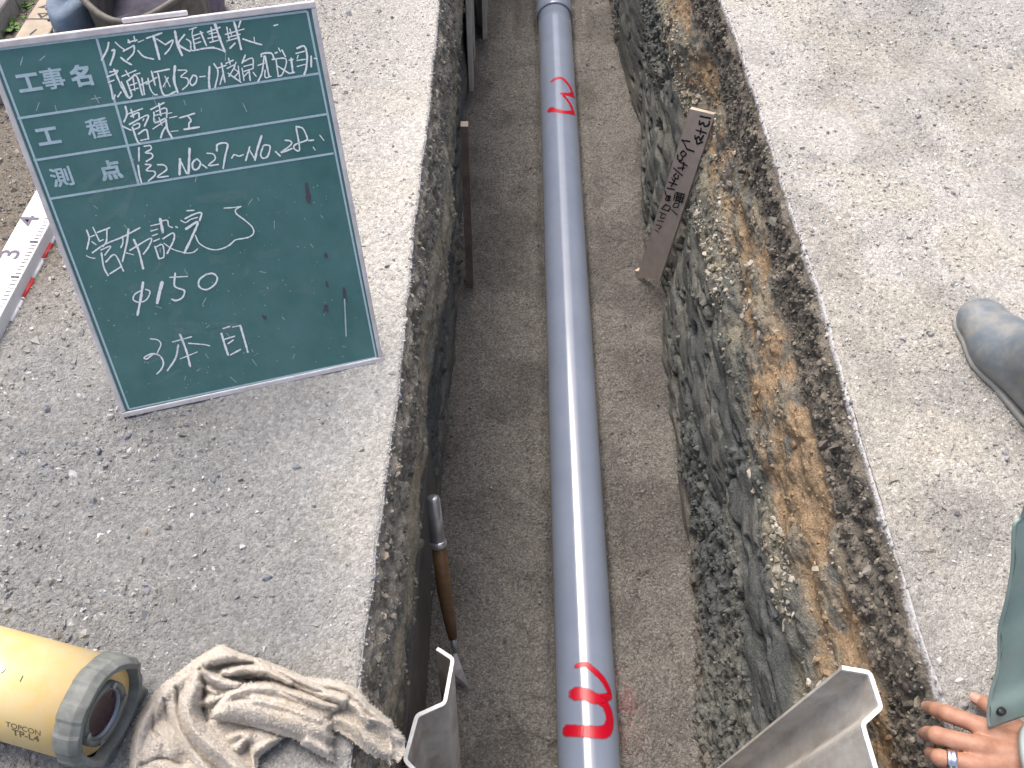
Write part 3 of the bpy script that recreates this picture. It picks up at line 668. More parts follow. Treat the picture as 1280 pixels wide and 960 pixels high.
A1 += zoomed(250, 20, 8, [(p, W8 * f) for p, f in [
    ([(75, 160), (200, 112)], .9), ([(150, 80), (190, 200), (245, 352)], 1.5), ([(245, 352), (140, 318), (0, 330)], .9), ([(110, 112), (130, 250)], .9), ([(80, 222), (185, 200)], .8), ([(100, 262), (185, 240)], .8), ([(90, 180), (180, 160)], .7),
    ([(268, 112), (290, 230)], .9), ([(340, 60), (370, 160), (412, 330)], 1.4), ([(405, 50), (385, 112)], 1), ([(255, 182), (440, 128)], .8), ([(280, 212), (400, 180)], .8), ([(270, 248), (395, 212)], .8), ([(350, 270), (300, 320)], 1), ([(300, 130), (315, 190)], .8), ([(430, 228), (540, 265), (618, 285)], 1), ([(540, 210), (545, 262)], .6), ([(737, 95), (775, 85)], .8)]])
A2 = zoomed(110, 20, 8, [(p, W8 * f) for p, f in [
    ([(190, 610), (285, 572)], .9), ([(262, 535), (330, 690), (400, 812), (438, 800)], 1.2), ([(218, 560), (300, 543)], .8), ([(228, 690), (250, 830), (272, 790)], .9), ([(205, 662), (262, 640)], .8), ([(330, 760), (298, 808)], .9), ([(300, 545), (280, 590)], .7),
    ([(340, 602), (480, 542)], .8), ([(378, 545), (410, 602)], .9), ([(390, 650), (440, 790)], 1), ([(405, 642), (485, 598), (545, 790)], 1.1), ([(420, 692), (490, 668)], .8), ([(430, 742), (500, 720)], .8), ([(450, 605), (470, 745)], .8), ([(335, 655), (400, 800)], .9), ([(460, 585), (520, 570)], .7),
    ([(540, 620), (565, 782)], 1), ([(520, 692), (605, 648)], .9), ([(600, 620), (622, 720), (660, 780), (692, 785)], .9), ([(635, 550), (672, 690)], 1), ([(585, 680), (690, 610)], .8),
    ([(660, 560), (815, 530)], 1), ([(700, 570), (758, 785), (890, 748)], 1.1), ([(770, 600), (822, 705)], .8), ([(802, 615), (752, 705)], .8),
    ([(870, 500), (862, 640), (897, 760)], 1.4), ([(900, 540), (990, 545), (930, 605), (992, 622), (1000, 680), (945, 735)], .8), ([(1050, 590), (1020, 650), (1040, 692), (1080, 660), (1086, 605), (1050, 588)], 1), ([(1115, 606), (1175, 600)], .8), ([(1215, 505), (1210, 640), (1216, 725)], 1.4)]])
A2 += zoomed(250, 20, 8, [(p, W8 * f) for p, f in [
    ([(140, 475), (180, 560), (150, 715)], 1), ([(170, 522), (262, 490)], .8), ([(215, 470), (250, 660)], 1), ([(235, 560), (200, 682)], .9), ([(285, 420), (302, 482)], .9), ([(258, 472), (332, 440)], .8), ([(270, 522), (350, 490), (290, 602)], .9), ([(280, 570), (410, 660)], 1),
    ([(360, 460), (340, 520), (380, 560), (340, 612)], .8), ([(382, 500), (400, 640)], .9), ([(452, 388), (420, 470)], 1), ([(420, 462), (522, 420), (532, 520)], .9), ([(440, 502), (522, 480)], .8), ([(440, 552), (532, 522)], .8), ([(490, 540), (502, 642)], 1), ([(440, 602), (480, 560)], .8), ([(530, 560), (562, 602)], .8), ([(420, 520), (440, 640)], .8),
    ([(578, 492), (642, 470)], .8), ([(640, 400), (620, 560), (580, 652)], 1), ([(612, 402), (622, 375), (712, 370), (742, 432)], 1), ([(650, 400), (690, 602)], 1.1), ([(650, 540), (652, 612), (712, 600)], .8),
    ([(750, 370), (772, 360)], 1), ([(785, 320), (802, 352)], 1), ([(820, 340), (852, 402)], 1), ([(720, 432), (842, 420), (862, 470), (822, 580), (780, 602)], .9), ([(760, 440), (782, 602)], .9), ([(780, 500), (892, 572)], 1),
    ([(910, 420), (927, 562)], 1.3), ([(890, 440), (932, 430)], .8), ([(888, 572), (942, 560)], .9), ([(970, 320), (1042, 300), (1070, 400), (1060, 520), (1040, 582)], 1.2), ([(958, 372), (1042, 350)], .8), ([(980, 392), (970, 422)], .8), ([(968, 442), (1052, 430)], .8), ([(970, 502), (1052, 480)], .8), ([(1110, 400), (1110, 502)], 1.2), ([(1140, 420), (1167, 425)], .8)]])
A3 = zoomed(140, 120, 8, [(p, W8 * f) for p, f in [
    ([(135, 105), (150, 180), (120, 257)], 1.2), ([(160, 178), (305, 125)], .8), ([(190, 130), (215, 212)], 1), ([(190, 202), (262, 165), (272, 215)], 1.1), ([(105, 300), (190, 340)], 1), ([(175, 282), (358, 190), (325, 302)], 1), ([(205, 312), (250, 440), (278, 475)], 1.3), ([(212, 292), (270, 272), (272, 310), (222, 332)], .9), ([(265, 377), (342, 335), (366, 430)], 1.1), ([(290, 442), (366, 425)], .9), ([(320, 225), (310, 245)], .8),
    ([(390, 132), (522, 65)], 1), ([(470, 75), (488, 192)], 1), ([(420, 162), (430, 262), (532, 222)], 1), ([(442, 152), (540, 120), (548, 212)], .9), ([(430, 192), (542, 165)], .7), ([(410, 327), (542, 240)], .8), ([(540, 230), (555, 330), (602, 417)], 1.3), ([(550, 292), (510, 350), (488, 415)], 1.2), ([(590, 352), (662, 345)], .6), ([(575, 217), (652, 200)], .6), ([(560, 172), (600, 165)], .6), ([(470, 215), (500, 290)], .7),
    ([(675, 217), (825, 172)], 1), ([(755, 195), (790, 240), (770, 275), (772, 322)], 1.1), ([(722, 332), (872, 308)], 1.3)]])
A4 = zoomed(140, 120, 8, [(p, W8 * f) for p, f in [
    ([(270, 515), (270, 648)], 1), ([(320, 502), (382, 495), (390, 530), (335, 565), (395, 575), (405, 610), (345, 652)], 1),
    ([(262, 692), (275, 790), (296, 868)], 1.1), ([(335, 682), (390, 690), (345, 742), (420, 752), (430, 790), (365, 847)], 1), ([(455, 685), (522, 690), (545, 735), (455, 808), (562, 800)], 1),
    ([(680, 630), (676, 782)], 1.5), ([(682, 642), (747, 772)], 1.1), ([(776, 525), (766, 775)], 1.5), ([(840, 630), (805, 670), (815, 730), (860, 725), (885, 670), (855, 632), (835, 632)], 1.2), ([(905, 685), (947, 717)], 1.1), ([(950, 570), (1015, 580), (1030, 630), (965, 692), (1062, 682)], 1)]])
W9 = 15
A4 += zoomed(270, 140, 9.142, [(p, W9 * f) for p, f in [
    ([(10, 440), (20, 367), (130, 362), (105, 500), (82, 642)], 1.2), ([(178, 525), (210, 485), (260, 502), (312, 485)], 1), ([(385, 395), (340, 552)], 1.1), ([(375, 420), (450, 547)], .9), ([(520, 270), (470, 430), (445, 547)], 1.4), ([(540, 385), (510, 480), (535, 525), (592, 500), (617, 392), (560, 375), (535, 390)], 1.1), ([(680, 450), (732, 499)], 1.1), ([(790, 320), (850, 330), (855, 372), (745, 460), (867, 415)], 1.1), ([(915, 165), (990, 185), (1040, 290), (1030, 322), (910, 367), (890, 412), (945, 442), (950, 370), (915, 180)], 1.1), ([(1055, 325), (1112, 318)], 1), ([(1110, 400), (1132, 432)], .7), ([(1185, 262), (1232, 322)], .7)]])
A5 = zoomed(90, 240, 8, [(p, W8 * f) for p, f in [
    ([(148, 380), (172, 460), (150, 570)], 1), ([(170, 452), (226, 430)], .9), ([(200, 495), (242, 525)], .9), ([(210, 350), (275, 490)], 1), ([(255, 402), (377, 355)], 1), ([(350, 375), (345, 490), (310, 542)], 1), ([(275, 490), (312, 475)], .9), ([(145, 635), (190, 655), (232, 660)], .7), ([(205, 605), (330, 520), (500, 450), (680, 355)], 1), ([(505, 440), (510, 500), (490, 555)], .9), ([(290, 577), (387, 540), (330, 627)], .9), ([(295, 605), (320, 750), (362, 832)], 1.2), ([(340, 695), (430, 625), (516, 787)], 1.1), ([(380, 815), (497, 740)], 1.1),
    ([(565, 370), (550, 500), (505, 692)], 1.3), ([(540, 605), (617, 625)], .7), ([(580, 580), (785, 460), (770, 540), (715, 617)], 1), ([(620, 475), (670, 590), (712, 762)], 1.4),
    ([(790, 335), (900, 310)], .8), ([(790, 388), (857, 368)], .8), ([(805, 435), (857, 415)], .9), ([(815, 490), (875, 465)], .9), ([(830, 540), (850, 600), (870, 665)], 1.1), ([(870, 665), (920, 640), (905, 525), (838, 547)], 1)]])
A5 += zoomed(190, 240, 9.142, [(p, W9 * f) for p, f in [
    ([(95, 305), (125, 457)], 1.7), ([(100, 330), (175, 320), (190, 380), (232, 402)], .9), ([(275, 393), (290, 402)], 1), ([(125, 530), (240, 465), (250, 540), (175, 697)], 1.1), ([(135, 580), (240, 650), (380, 690), (470, 685), (522, 645)], .8),
    ([(395, 210), (482, 205)], .9), ([(380, 300), (480, 250), (565, 235), (545, 322)], 1.2), ([(330, 320), (385, 345), (440, 310), (522, 285)], .8), ([(390, 417), (520, 340), (470, 480), (370, 692)], 1.6), ([(495, 490), (540, 580), (640, 640), (740, 655), (850, 622), (932, 560)], .9),
    ([(825, 180), (940, 172), (1017, 160)], .8), ([(1017, 160), (955, 200), (970, 250), (1050, 310), (1140, 390), (1162, 460), (1120, 505), (1050, 525), (950, 545), (885, 607)], 1)]])
W6 = 11
A6 = zoomed(150, 330, 6.4, [(p, W6 * f) for p, f in [
    ([(185, 145), (165, 280), (140, 407)], 1.5), ([(180, 205), (120, 240), (108, 285), (160, 305), (215, 280), (240, 220), (205, 200)], .9), ([(337, 145), (315, 230), (298, 310)], 2), ([(442, 70), (435, 165), (460, 190), (515, 212), (500, 265), (450, 290), (415, 280)], 1.2), ([(400, 105), (540, 97)], .8), ([(690, 80), (635, 125), (635, 180), (690, 203), (755, 165), (778, 110), (745, 75), (690, 80)], 1.2)]])
A7 = zoomed(150, 330, 6.4, [(p, W6 * f) for p, f in [
    ([(245, 597), (300, 605), (327, 640), (300, 707)], .9), ([(300, 717), (250, 717), (195, 745), (215, 757), (270, 720), (322, 735), (348, 790), (330, 840), (295, 877)], 1), ([(420, 622), (572, 580)], .9), ([(480, 560), (530, 690), (562, 817)], 1.4), ([(467, 645), (445, 750), (380, 850)], 1.2), ([(550, 632), (672, 642), (717, 652)], .9), ([(480, 757), (617, 702)], .8),
    ([(825, 514), (880, 497)], 1.1), ([(900, 502), (962, 490)], 1), ([(962, 490), (1000, 620), (1022, 702)], 1.4), ([(812, 555), (840, 650), (865, 727)], 1.4), ([(830, 602), (917, 575)], 1), ([(865, 634), (907, 605)], 1), ([(885, 724), (962, 682)], 1.2)]])
for L in (A1, A2, A3, A4, A5, A6, A7):
    st = [([buv(*q) for q in p], wd * 0.00124) for p, wd in L]
    ribbon(st, bemb, 'chalk_writing', m_chalk, board, rag=.22, lift0=.0009)['kind'] = 'stuff'
dots = []
for _ in range(150):
    u, v = rng.uniform(.02, BW - .02), rng.uniform(.02, BH - .25); r = rng.uniform(.0006, .0016); a = rng.uniform(0, 6.28)
    dots.append(([(u, v), (u + r * math.cos(a), v + r * math.sin(a))], r))
for _ in range(40):
    u, v = rng.uniform(.02, BW - .02), rng.uniform(.02, BH - .03); a = rng.normal(1.5, .7); r = rng.uniform(.004, .015)
    dots.append(([(u, v), (u + r * math.cos(a), v + r * math.sin(a))], .001))
sm = []
for _ in range(26):
    u, v = rng.uniform(.03, BW - .08), rng.uniform(.03, BH - .04); a = rng.normal(.2, .5); r = rng.uniform(.02, .08)
    sm.append(([(u, v), (min(u + r * math.cos(a), BW - .02), min(max(v + r * math.sin(a), .02), BH - .03))], rng.uniform(.008, .02)))
ribbon(sm, bemb, 'wiped_chalk', alpha_mat('wiped_chalk', (.30, .42, .41), .95, 'cover', 60, .55, 4.2), board, rag=.3, lift0=.00065)['kind'] = 'stuff'
dots += [([buv(430, 372), buv(432, 418)], .0026)]
ribbon(dots, bemb, 'chalk_specks', m_dust, board, rag=.3, lift0=.0020)['kind'] = 'stuff'
ribbon([([buv(*a), buv(*b)], wd) for a, b, wd in (((383, 230), (386, 252), .007), ((430, 360), (431, 374), .006), ((407, 318), (408, 321), .005), ((408, 352), (409, 357), .004), ((407, 383), (407, 388), .006), ((329, 395), (331, 397), .005))], bemb, 'purple_stain', m_purple, board, rag=.4, lift0=.0012)['kind'] = 'stuff'

# ---------------------------------------------------------------- wooden stakes in the trench
def plank(name, label, corners, th, mt, cat, legs=None, text=None):
    b0, b1, t1, t0 = [np.array(c, float) for c in corners]
    n_ = np.cross(b1 - b0, t0 - b0); n_ /= np.linalg.norm(n_)
    if n_ @ (CAM - b0) < 0: n_ = -n_
    o = empty(name, (b0 + b1) / 2); tag(o, label, cat)
    vs = [b0, b1, t1, t0] + [c - n_ * th for c in (b0, b1, t1, t0)]
    MB().add(vs, [(0, 1, 2, 3), (7, 6, 5, 4), (0, 4, 5, 1), (1, 5, 6, 2), (3, 7, 4, 0)]).build('board', mt, o)
    e = 0.0004
    MB().add([t0, t1, t1 - n_ * th, t0 - n_ * th], [(0, 1, 2, 3)]).build('sawn_end', m_woodcut, o)
    s = (t0 - b0); s2 = np.linalg.norm(s); s /= s2; l_ = (b0 - b1) / np.linalg.norm(b0 - b1)
    MB().add([b0 + l_ * e + n_ * e, t0 + l_ * e + n_ * e, t0 + l_ * e - n_ * th, b0 + l_ * e - n_ * th], [(0, 1, 2, 3), ]).build('sawn_edge', m_woodcut, o)
    return o, b0, n_
T0p = on_x(862, 136, .528); T1p = on_plane(893.5, 143.5, T0p, np.array([.70, .64, 0.0]))
B0p = on_z(796, 347, FLOOR + .005); _n = np.cross(T1p - T0p, B0p - T0p); B1p = on_plane(825, 349, T0p, _n / np.linalg.norm(_n))
stk, sb0, sn = plank('survey_stake', 'pale brown wooden plank with black marker writing leaning at right trench wall', (B0p, B1p, T1p, T0p), .012, m_wood, 'stake')
bx = (B1p - B0p); bx /= np.linalg.norm(bx); by = (T0p - B0p); by -= bx * (by @ bx); by /= np.linalg.norm(by)
q0 = B0p - by * .03
MB().box(q0 + bx * .017 + sn * (-.013), (bx, by, sn), (.016, .06, .012)).build('pointed_leg', m_woodcut, stk)
def suv(x, y):
    q = on_plane(x, y, sb0, sn) - sb0; return (q @ bx, q @ by)
def semb(u, v, lift): return sb0 + bx * u + by * v + sn * lift
WS = [([(408, 112), (505, 132)], 1), ([(405, 155), (402, 190), (440, 172), (448, 205), (485, 195), (495, 160)], 1), ([(372, 240), (465, 268)], 1), ([(418, 220), (408, 280)], .8), ([(362, 290), (365, 325), (398, 300), (410, 335), (440, 290)], 1), ([(378, 335), (380, 368), (430, 350)], 1),
      ([(315, 345), (240, 335)], 1), ([(245, 330), (290, 420)], 1), ([(285, 415), (352, 438)], 1.1), ([(255, 430), (230, 455), (250, 485), (280, 460), (255, 430)], 1), ([(205, 470), (200, 505), (235, 520), (250, 490)], 1), ([(215, 530), (290, 570)], 1), ([(260, 540), (245, 610)], .9), ([(205, 590), (265, 590)], .9), ([(165, 590), (245, 660)], 1),
      ([(190, 640), (165, 665), (200, 690), (210, 655)], .9), ([(150, 680), (160, 705), (185, 690)], .8), ([(120, 720), (195, 745)], 1), ([(140, 760), (175, 710)], .9), ([(105, 775), (170, 790)], 1), ([(85, 800), (100, 850), (135, 850), (110, 880)], 1),
      ([(190, 815), (265, 835)], .9), ([(185, 850), (255, 870)], .9), ([(180, 885), (250, 905)], .9), ([(205, 815), (185, 900)], .8), ([(240, 825), (215, 915)], .8), ([(265, 830), (240, 910)], .8)]
WT = [([(290, 90), (270, 125), (305, 130), (290, 90)], .9), ([(275, 160), (245, 190)], .9), ([(275, 165), (310, 185), (290, 215)], .9), ([(235, 195), (295, 215)], .9), ([(225, 225), (275, 245)], .9), ([(245, 235), (230, 270), (265, 270)], .8), ([(205, 290), (255, 300)], .8), ([(195, 325), (235, 335), (215, 360)], .8), ([(185, 365), (215, 385)], .8), ([(345, 75), (405, 95)], .7), ([(340, 105), (400, 125)], .7), ([(345, 80), (335, 130)], .7), ([(380, 85), (370, 135)], .7), ([(345, 150), (330, 180), (365, 185), (375, 160), (345, 150)], .8), ([(320, 205), (365, 245)], 1)]
L = zoomed(820, 130, 7.39, [(p, 13 * f) for p, f in WS]) + zoomed(790, 230, 6.4, [(p, 10 * f) for p, f in WT])
m_mark = alpha_mat('marker_ink', (0.02, 0.018, 0.022), .6, 'cover', 200, .0, .5)
ribbon([([suv(*q) for q in p], wd * .0030) for p, wd in L], semb, 'marker_writing', m_mark, stk, rag=.1, lift0=.0008)['kind'] = 'stuff'
Bl = on_z(583, 361, FLOOR); Tl = on_x(575.5, 158, Bl[0] + .004); Br = on_z(592, 361, FLOOR); Tr = on_z(585, 158, Tl[2])
plank('wooden_stake', 'narrow dark wooden stake standing upright at the left trench wall', (Bl, Br, Tr, Tl), .03, m_wooddk, 'stake')

# ---------------------------------------------------------------- trench sheets (light sheet piles)
def sheet(name, label, prof, zt, zb, lean, group=None, th=.0055, mt=None):
    """prof: plan polyline (x,y); extruded from zt down to zb with the foot shifted by lean (x,y)"""
    P = np.array(prof, float); n = len(P)
    T = np.gradient(P, axis=0); Nn = np.stack([-T[:, 1], T[:, 0]], 1); Nn /= np.linalg.norm(Nn, axis=1)[:, None]
    o = empty(name, (P[:, 0].mean() + lean[0], P[:, 1].mean() + lean[1], zb)); tag(o, label, 'trench sheet', group)
    ring = np.concatenate([P + Nn * th / 2, (P - Nn * th / 2)[::-1]]); k = len(ring)
    rows = 8; vs = []; fs = []
    for r in range(rows):
        t = r / (rows - 1); vs += [(x + lean[0] * t, y + lean[1] * t, zt - .003 + (zb - zt) * t) for x, y in ring]
    for r in range(rows - 1):
        for i in range(k): fs.append((r * k + i, r * k + (i + 1) % k, (r + 1) * k + (i + 1) % k, (r + 1) * k + i))
    MB().add(vs, fs).build('web', mt or m_alu, o)
    ring2 = np.concatenate([P + Nn * (th / 2 + .0006), (P - Nn * (th / 2 + .0006))[::-1]])
    vs = [(x, y, z + .0015 * math.sin(40 * y + 25 * x)) for z in (zt, zt - .007) for x, y in ring2]; fs = [(i, i + 1, k - 2 - i, k - 1 - i) for i in range(n - 1)]
    fs += [(i, (i + 1) % k, k + (i + 1) % k, k + i) for i in range(k)]
    MB().add(vs, fs).build('cut_edge', m_aluedge, o)
    return o
def dense(P, rad=.006):
    """round the bends of a plan polyline"""
    P = [np.array(p[:2], float) for p in P]; out = [P[0]]
    for i in range(1, len(P) - 1):
        a, b, c = P[i - 1], P[i], P[i + 1]; u = (a - b) / np.linalg.norm(a - b); v = (c - b) / np.linalg.norm(c - b)
        p, q = b + u * rad, b + v * rad
        for t in (0, .33, .67, 1): out.append((1 - t) ** 2 * p + 2 * t * (1 - t) * b + t * t * q)
    out.append(P[-1]); return out
zt = -0.30
pr = [on_z(x, y, zt) for x, y in ((546, 810), (566, 823), (556, 879), (521, 894), (506, 950), (540, 985), (535, 1060), (520, 1085))]
top = on_z(566, 823, zt); bot = on_z(572, 1085, FLOOR - .05)
sheet('trench_sheet', 'corrugated metal trench sheet with white cut edge, near the beige towel', dense(pr), zt, FLOOR - .05, ((bot - top)[0] , -.02), 'metal trench sheets')
zt = -0.07
pr = [on_z(x, y, zt) for x, y in ((1053, 834), (1088, 840), (1101.5, 884), (1078, 905), (1099, 972), (1128, 990), (1140, 1040), (1120, 1055))]
sheet('trench_sheet', 'corrugated metal trench sheet standing at the right wall below the hand', dense(pr), zt, FLOOR - .05, (-.035, .03), 'metal trench sheets')
prof = [(0, .028), (.018, .045), (.10, .045), (.13, .0), (.20, .0), (.23, .045), (.31, .045), (.33, .028)]
for px_, py_, nm in ((587, 118, 'corrugated metal trench sheet at left wall, the one nearer the narrow stake'), (604, 52, 'corrugated metal trench sheet at left wall, farthest along the trench')):
    q = on_z(px_, py_, FLOOR)
    sheet('trench_sheet', nm, dense([(q[0] - .03 + w_, q[1] + u_) for u_, w_ in prof]), -.22, FLOOR - .05, (0, 0), 'metal trench sheets', mt=m_aluclean)
m = MB(); c = np.array([-.236, .84, -1.02]); m.box(c, ((1, 0, 0), (0, 1, 0), (0, 0, 1)), (.008, .42, .24)); o = m.build('shoring_board', m_darkboard, None, bevel=.003)
tag(o, 'dark wet shoring board standing against the left trench wall behind the hand tool', 'board')

# ---------------------------------------------------------------- hand tool
tip = on_z(588, 861, FLOOR + .012); butt = on_x(541, 621, -.196)
tool = empty('hand_hoe', tip); tag(tool, 'hand tool with chrome butt, wooden handle and pointed steel blade beside the trench sheet', 'hand tool')
def tl(x, y):   # point of the tool's axis seen at a pixel
    d = ray(x, y); ax = tip - butt; n_ = np.cross(ax, np.cross(d, ax)); return on_plane(x, y, butt, n_)
p = [tl(*q) for q in ((541, 620), (543, 640), (547, 675), (548.5, 683), (555, 735), (562, 775), (566, 797), (569, 815))]
MB().tube([p[0], p[0] + (p[1] - p[0]) * .08, p[0] + (p[1] - p[0]) * .25, p[1], p[2]], [.010, .0155, .0175, .0185, .0195], 20).build('butt_cap', m_chrome, tool, True)
MB().tube([p[2], p[2] + (p[3] - p[2]) * .3, p[2] + (p[3] - p[2]) * .7, p[3]], [.0197, .0225, .0225, .0197], 20).build('collar', m_chrome, tool, True)
MB().tube([p[3], p[4], p[5], p[6]], [.0185, .0195, .0165, .0125], 18).build('handle', m_handle, tool, True)
MB().tube([p[6], p[7]], [.0105, .007], 14).build('neck', m_steel, tool, True)
bl = [on_z(569, 810, FLOOR + .075), on_z(563, 838, FLOOR + .06), on_z(566, 850, FLOOR + .03), tip, on_z(578, 836, FLOOR + .05)]
nb = np.cross(bl[1] - bl[0], bl[3] - bl[0]); nb /= np.linalg.norm(nb)
MB().add(bl + [q - nb * .002 for q in bl], [(0, 1, 2, 3, 4), (9, 8, 7, 6, 5)] + [(i, i + 5, (i + 1) % 5 + 5, (i + 1) % 5) for i in range(5)]).build('blade', m_steel, tool)

# ---------------------------------------------------------------- pipe laser
LR = 0.0685; zc = .083
c1 = on_z(137, 890, zc); c0d = c1 - on_z(0, 852, zc); ax = c0d / np.linalg.norm(c0d)
ax = ax / np.linalg.norm(ax); back = c1 - ax * .30
lz = np.array([0, 0, 1.0]); ly = np.cross(lz, ax)
laser = empty('pipe_laser', (c1 + back) / 2 - lz * zc); tag(laser, 'yellow cylindrical pipe laser with grey rubber end lying on the gravel', 'pipe laser')
MB().tube([back, c1 - ax * .03], LR - .003, 64).build('housing', m_yellow, laser, True).data.polygons[-1].use_smooth = False
def guard():
    m = MB(); n = 96; prof = [(-.030, LR - .0035), (-.030, LR + .0005), (-.026, LR + .003), (-.006, LR + .003), (.004, LR - .003), (.004, LR - .011), (-.012, LR - .013)]
    for s_, r in prof:
        for k in range(n):
            th = 2 * math.pi * k / n; notch = 0
            if r > LR - .004: notch = -.0016 * (abs(((th * 10 / (2 * math.pi)) % 1) - .5) < .22)
            fr = .010 * (s_ > -.02) * max(0, math.cos(2 * th - .6)) ** 3
            q = c1 + ax * (s_ + fr) + (r + notch) * (math.cos(th) * ly + math.sin(th) * lz); m.v.append(tuple(q))
    for i in range(len(prof) - 1):
        for k in range(n): m.f.append((i * n + k, (i + 1) * n + k, (i + 1) * n + (k + 1) % n, i * n + (k + 1) % n))
    return m
guard().build('end_guard', m_rubber, laser, False, bevel=.0012)
def disc(center, r1, r2, n=48, dep=.004):
    m = MB(); ring = [(math.cos(2 * math.pi * k / n), math.sin(2 * math.pi * k / n)) for k in range(n)]
    vs = [center + ax * dep + r1 * a_ * ly + r2 * b_ * lz for a_, b_ in ring] + [center - ax * dep + r1 * 1.02 * a_ * ly + r2 * 1.02 * b_ * lz for a_, b_ in ring]
    return m.add(vs, [tuple(range(n))] + [(k, k + n, (k + 1) % n + n, (k + 1) % n) for k in range(n)])
disc(c1 - ax * .014, LR - .012, LR - .012).build('face_plate', m_yellow, laser)
lc = c1 - ly * .004 + lz * .004
def ann(center, ro, ri, dep, n=48):
    m = MB(); vs = []
    for rr, d in ((ro[0], -dep), (ro[0] * .98, dep), (ri, dep * .9), (ri * .97, -dep)):
        for k in range(n):
            th = 2 * math.pi * k / n; vs.append(center + ax * d + rr * math.cos(th) * ly + rr * ro[1] * math.sin(th) * lz)
    return m.add(vs, [(i * n + k, i * n + (k + 1) % n, (i + 1) * n + (k + 1) % n, (i + 1) * n + k) for i in range(3) for k in range(n)])
ann(lc - ax * .007, (.041, 1.08), .033, .006).build('lens_bezel', m_rubber, laser, True)
ann(lc - ax * .006, (.0335, 1.1), .0295, .003).build('lens_ring', m_bezel, laser, True)
disc(lc - ax * .009, .030, .033, dep=.0015).build('lens', m_lens, laser)
for th in (.55, 2.6, 3.75, 5.6):
    q = lc + .037 * (math.cos(th) * ly + math.sin(th) * lz) ; MB().tube([q - ax * .002, q + ax * .002], .004, 12).build('screw', m_bezel, laser)
for sgn in (-1, 1):
    q = c1 - ax * .02 - lz * (LR - .006) + ly * sgn * .040; MB().box(q, (ax, ly, lz), (.022, .011, .013)).build('foot', m_rubber, laser, bevel=.004)
def lemb(x, y):
    """pixel -> unrolled coordinates on the housing"""
    d = ray(x, y); o = CAM - c1; a2 = np.array([d @ ly, d @ lz]); b2 = np.array([o @ ly, o @ lz])
    A, B, C = a2 @ a2, 2 * a2 @ b2, b2 @ b2 - LR ** 2; t = (-B - math.sqrt(max(B * B - 4 * A * C, 0))) / (2 * A); q = o + d * t
    return math.atan2(q @ lz, q @ ly), q @ ax
def on_laser(th, s_, r): return c1 + ax * s_ + r * (math.cos(th) * ly + math.sin(th) * lz)
for body, x, y, sz, of in (('TOPCON', 27, 913, .0100, .0001), ('TP-L4', 30, 922, .0135, .0003)):
    me = text_mesh(body, sz, of); th0, s0 = lemb(x, y); th1, s1 = lemb(x + 12, y + 3.3)
    co = np.empty(len(me.vertices) * 3); me.vertices.foreach_get('co', co); co = co.reshape(-1, 3)
    rr = LR - .003 + .0003; sg = -1 if ly[1] > 0 else 1
    du = np.array([s1 - s0, (th1 - th0) * rr]); du /= np.linalg.norm(du); dv = np.array([du[1], -du[0]])
    if on_laser(th0 + dv[1] * .01 / rr, s0 + dv[0] * .01, rr)[2] < on_laser(th0, s0, rr)[2]: dv = -dv
    me.vertices.foreach_set('co', np.array([on_laser(th0 + (du[1] * c[0] * 1.15 + dv[1] * c[1]) / rr, s0 + du[0] * c[0] * 1.15 + dv[0] * c[1], rr) for c in co], np.float32).ravel()); me.update()
    link('printed_lettering', me, m_label, laser)
th0, s0 = lemb(27.5, 844); th1, s1 = lemb(24, 851); rr = LR - .0026
ribbon([([(s0, th0 * rr), (s1, th1 * rr)], .0012)], lambda u, v, l: on_laser(v / rr, u, rr), 'index_mark', m_mark, laser, rag=0)
th0, s0 = lemb(1, 836); MB().tube([on_laser(th0, s0, LR - .006), on_laser(th0, s0, LR - .0015)], .0042, 14).build('screw', m_bezel, laser)

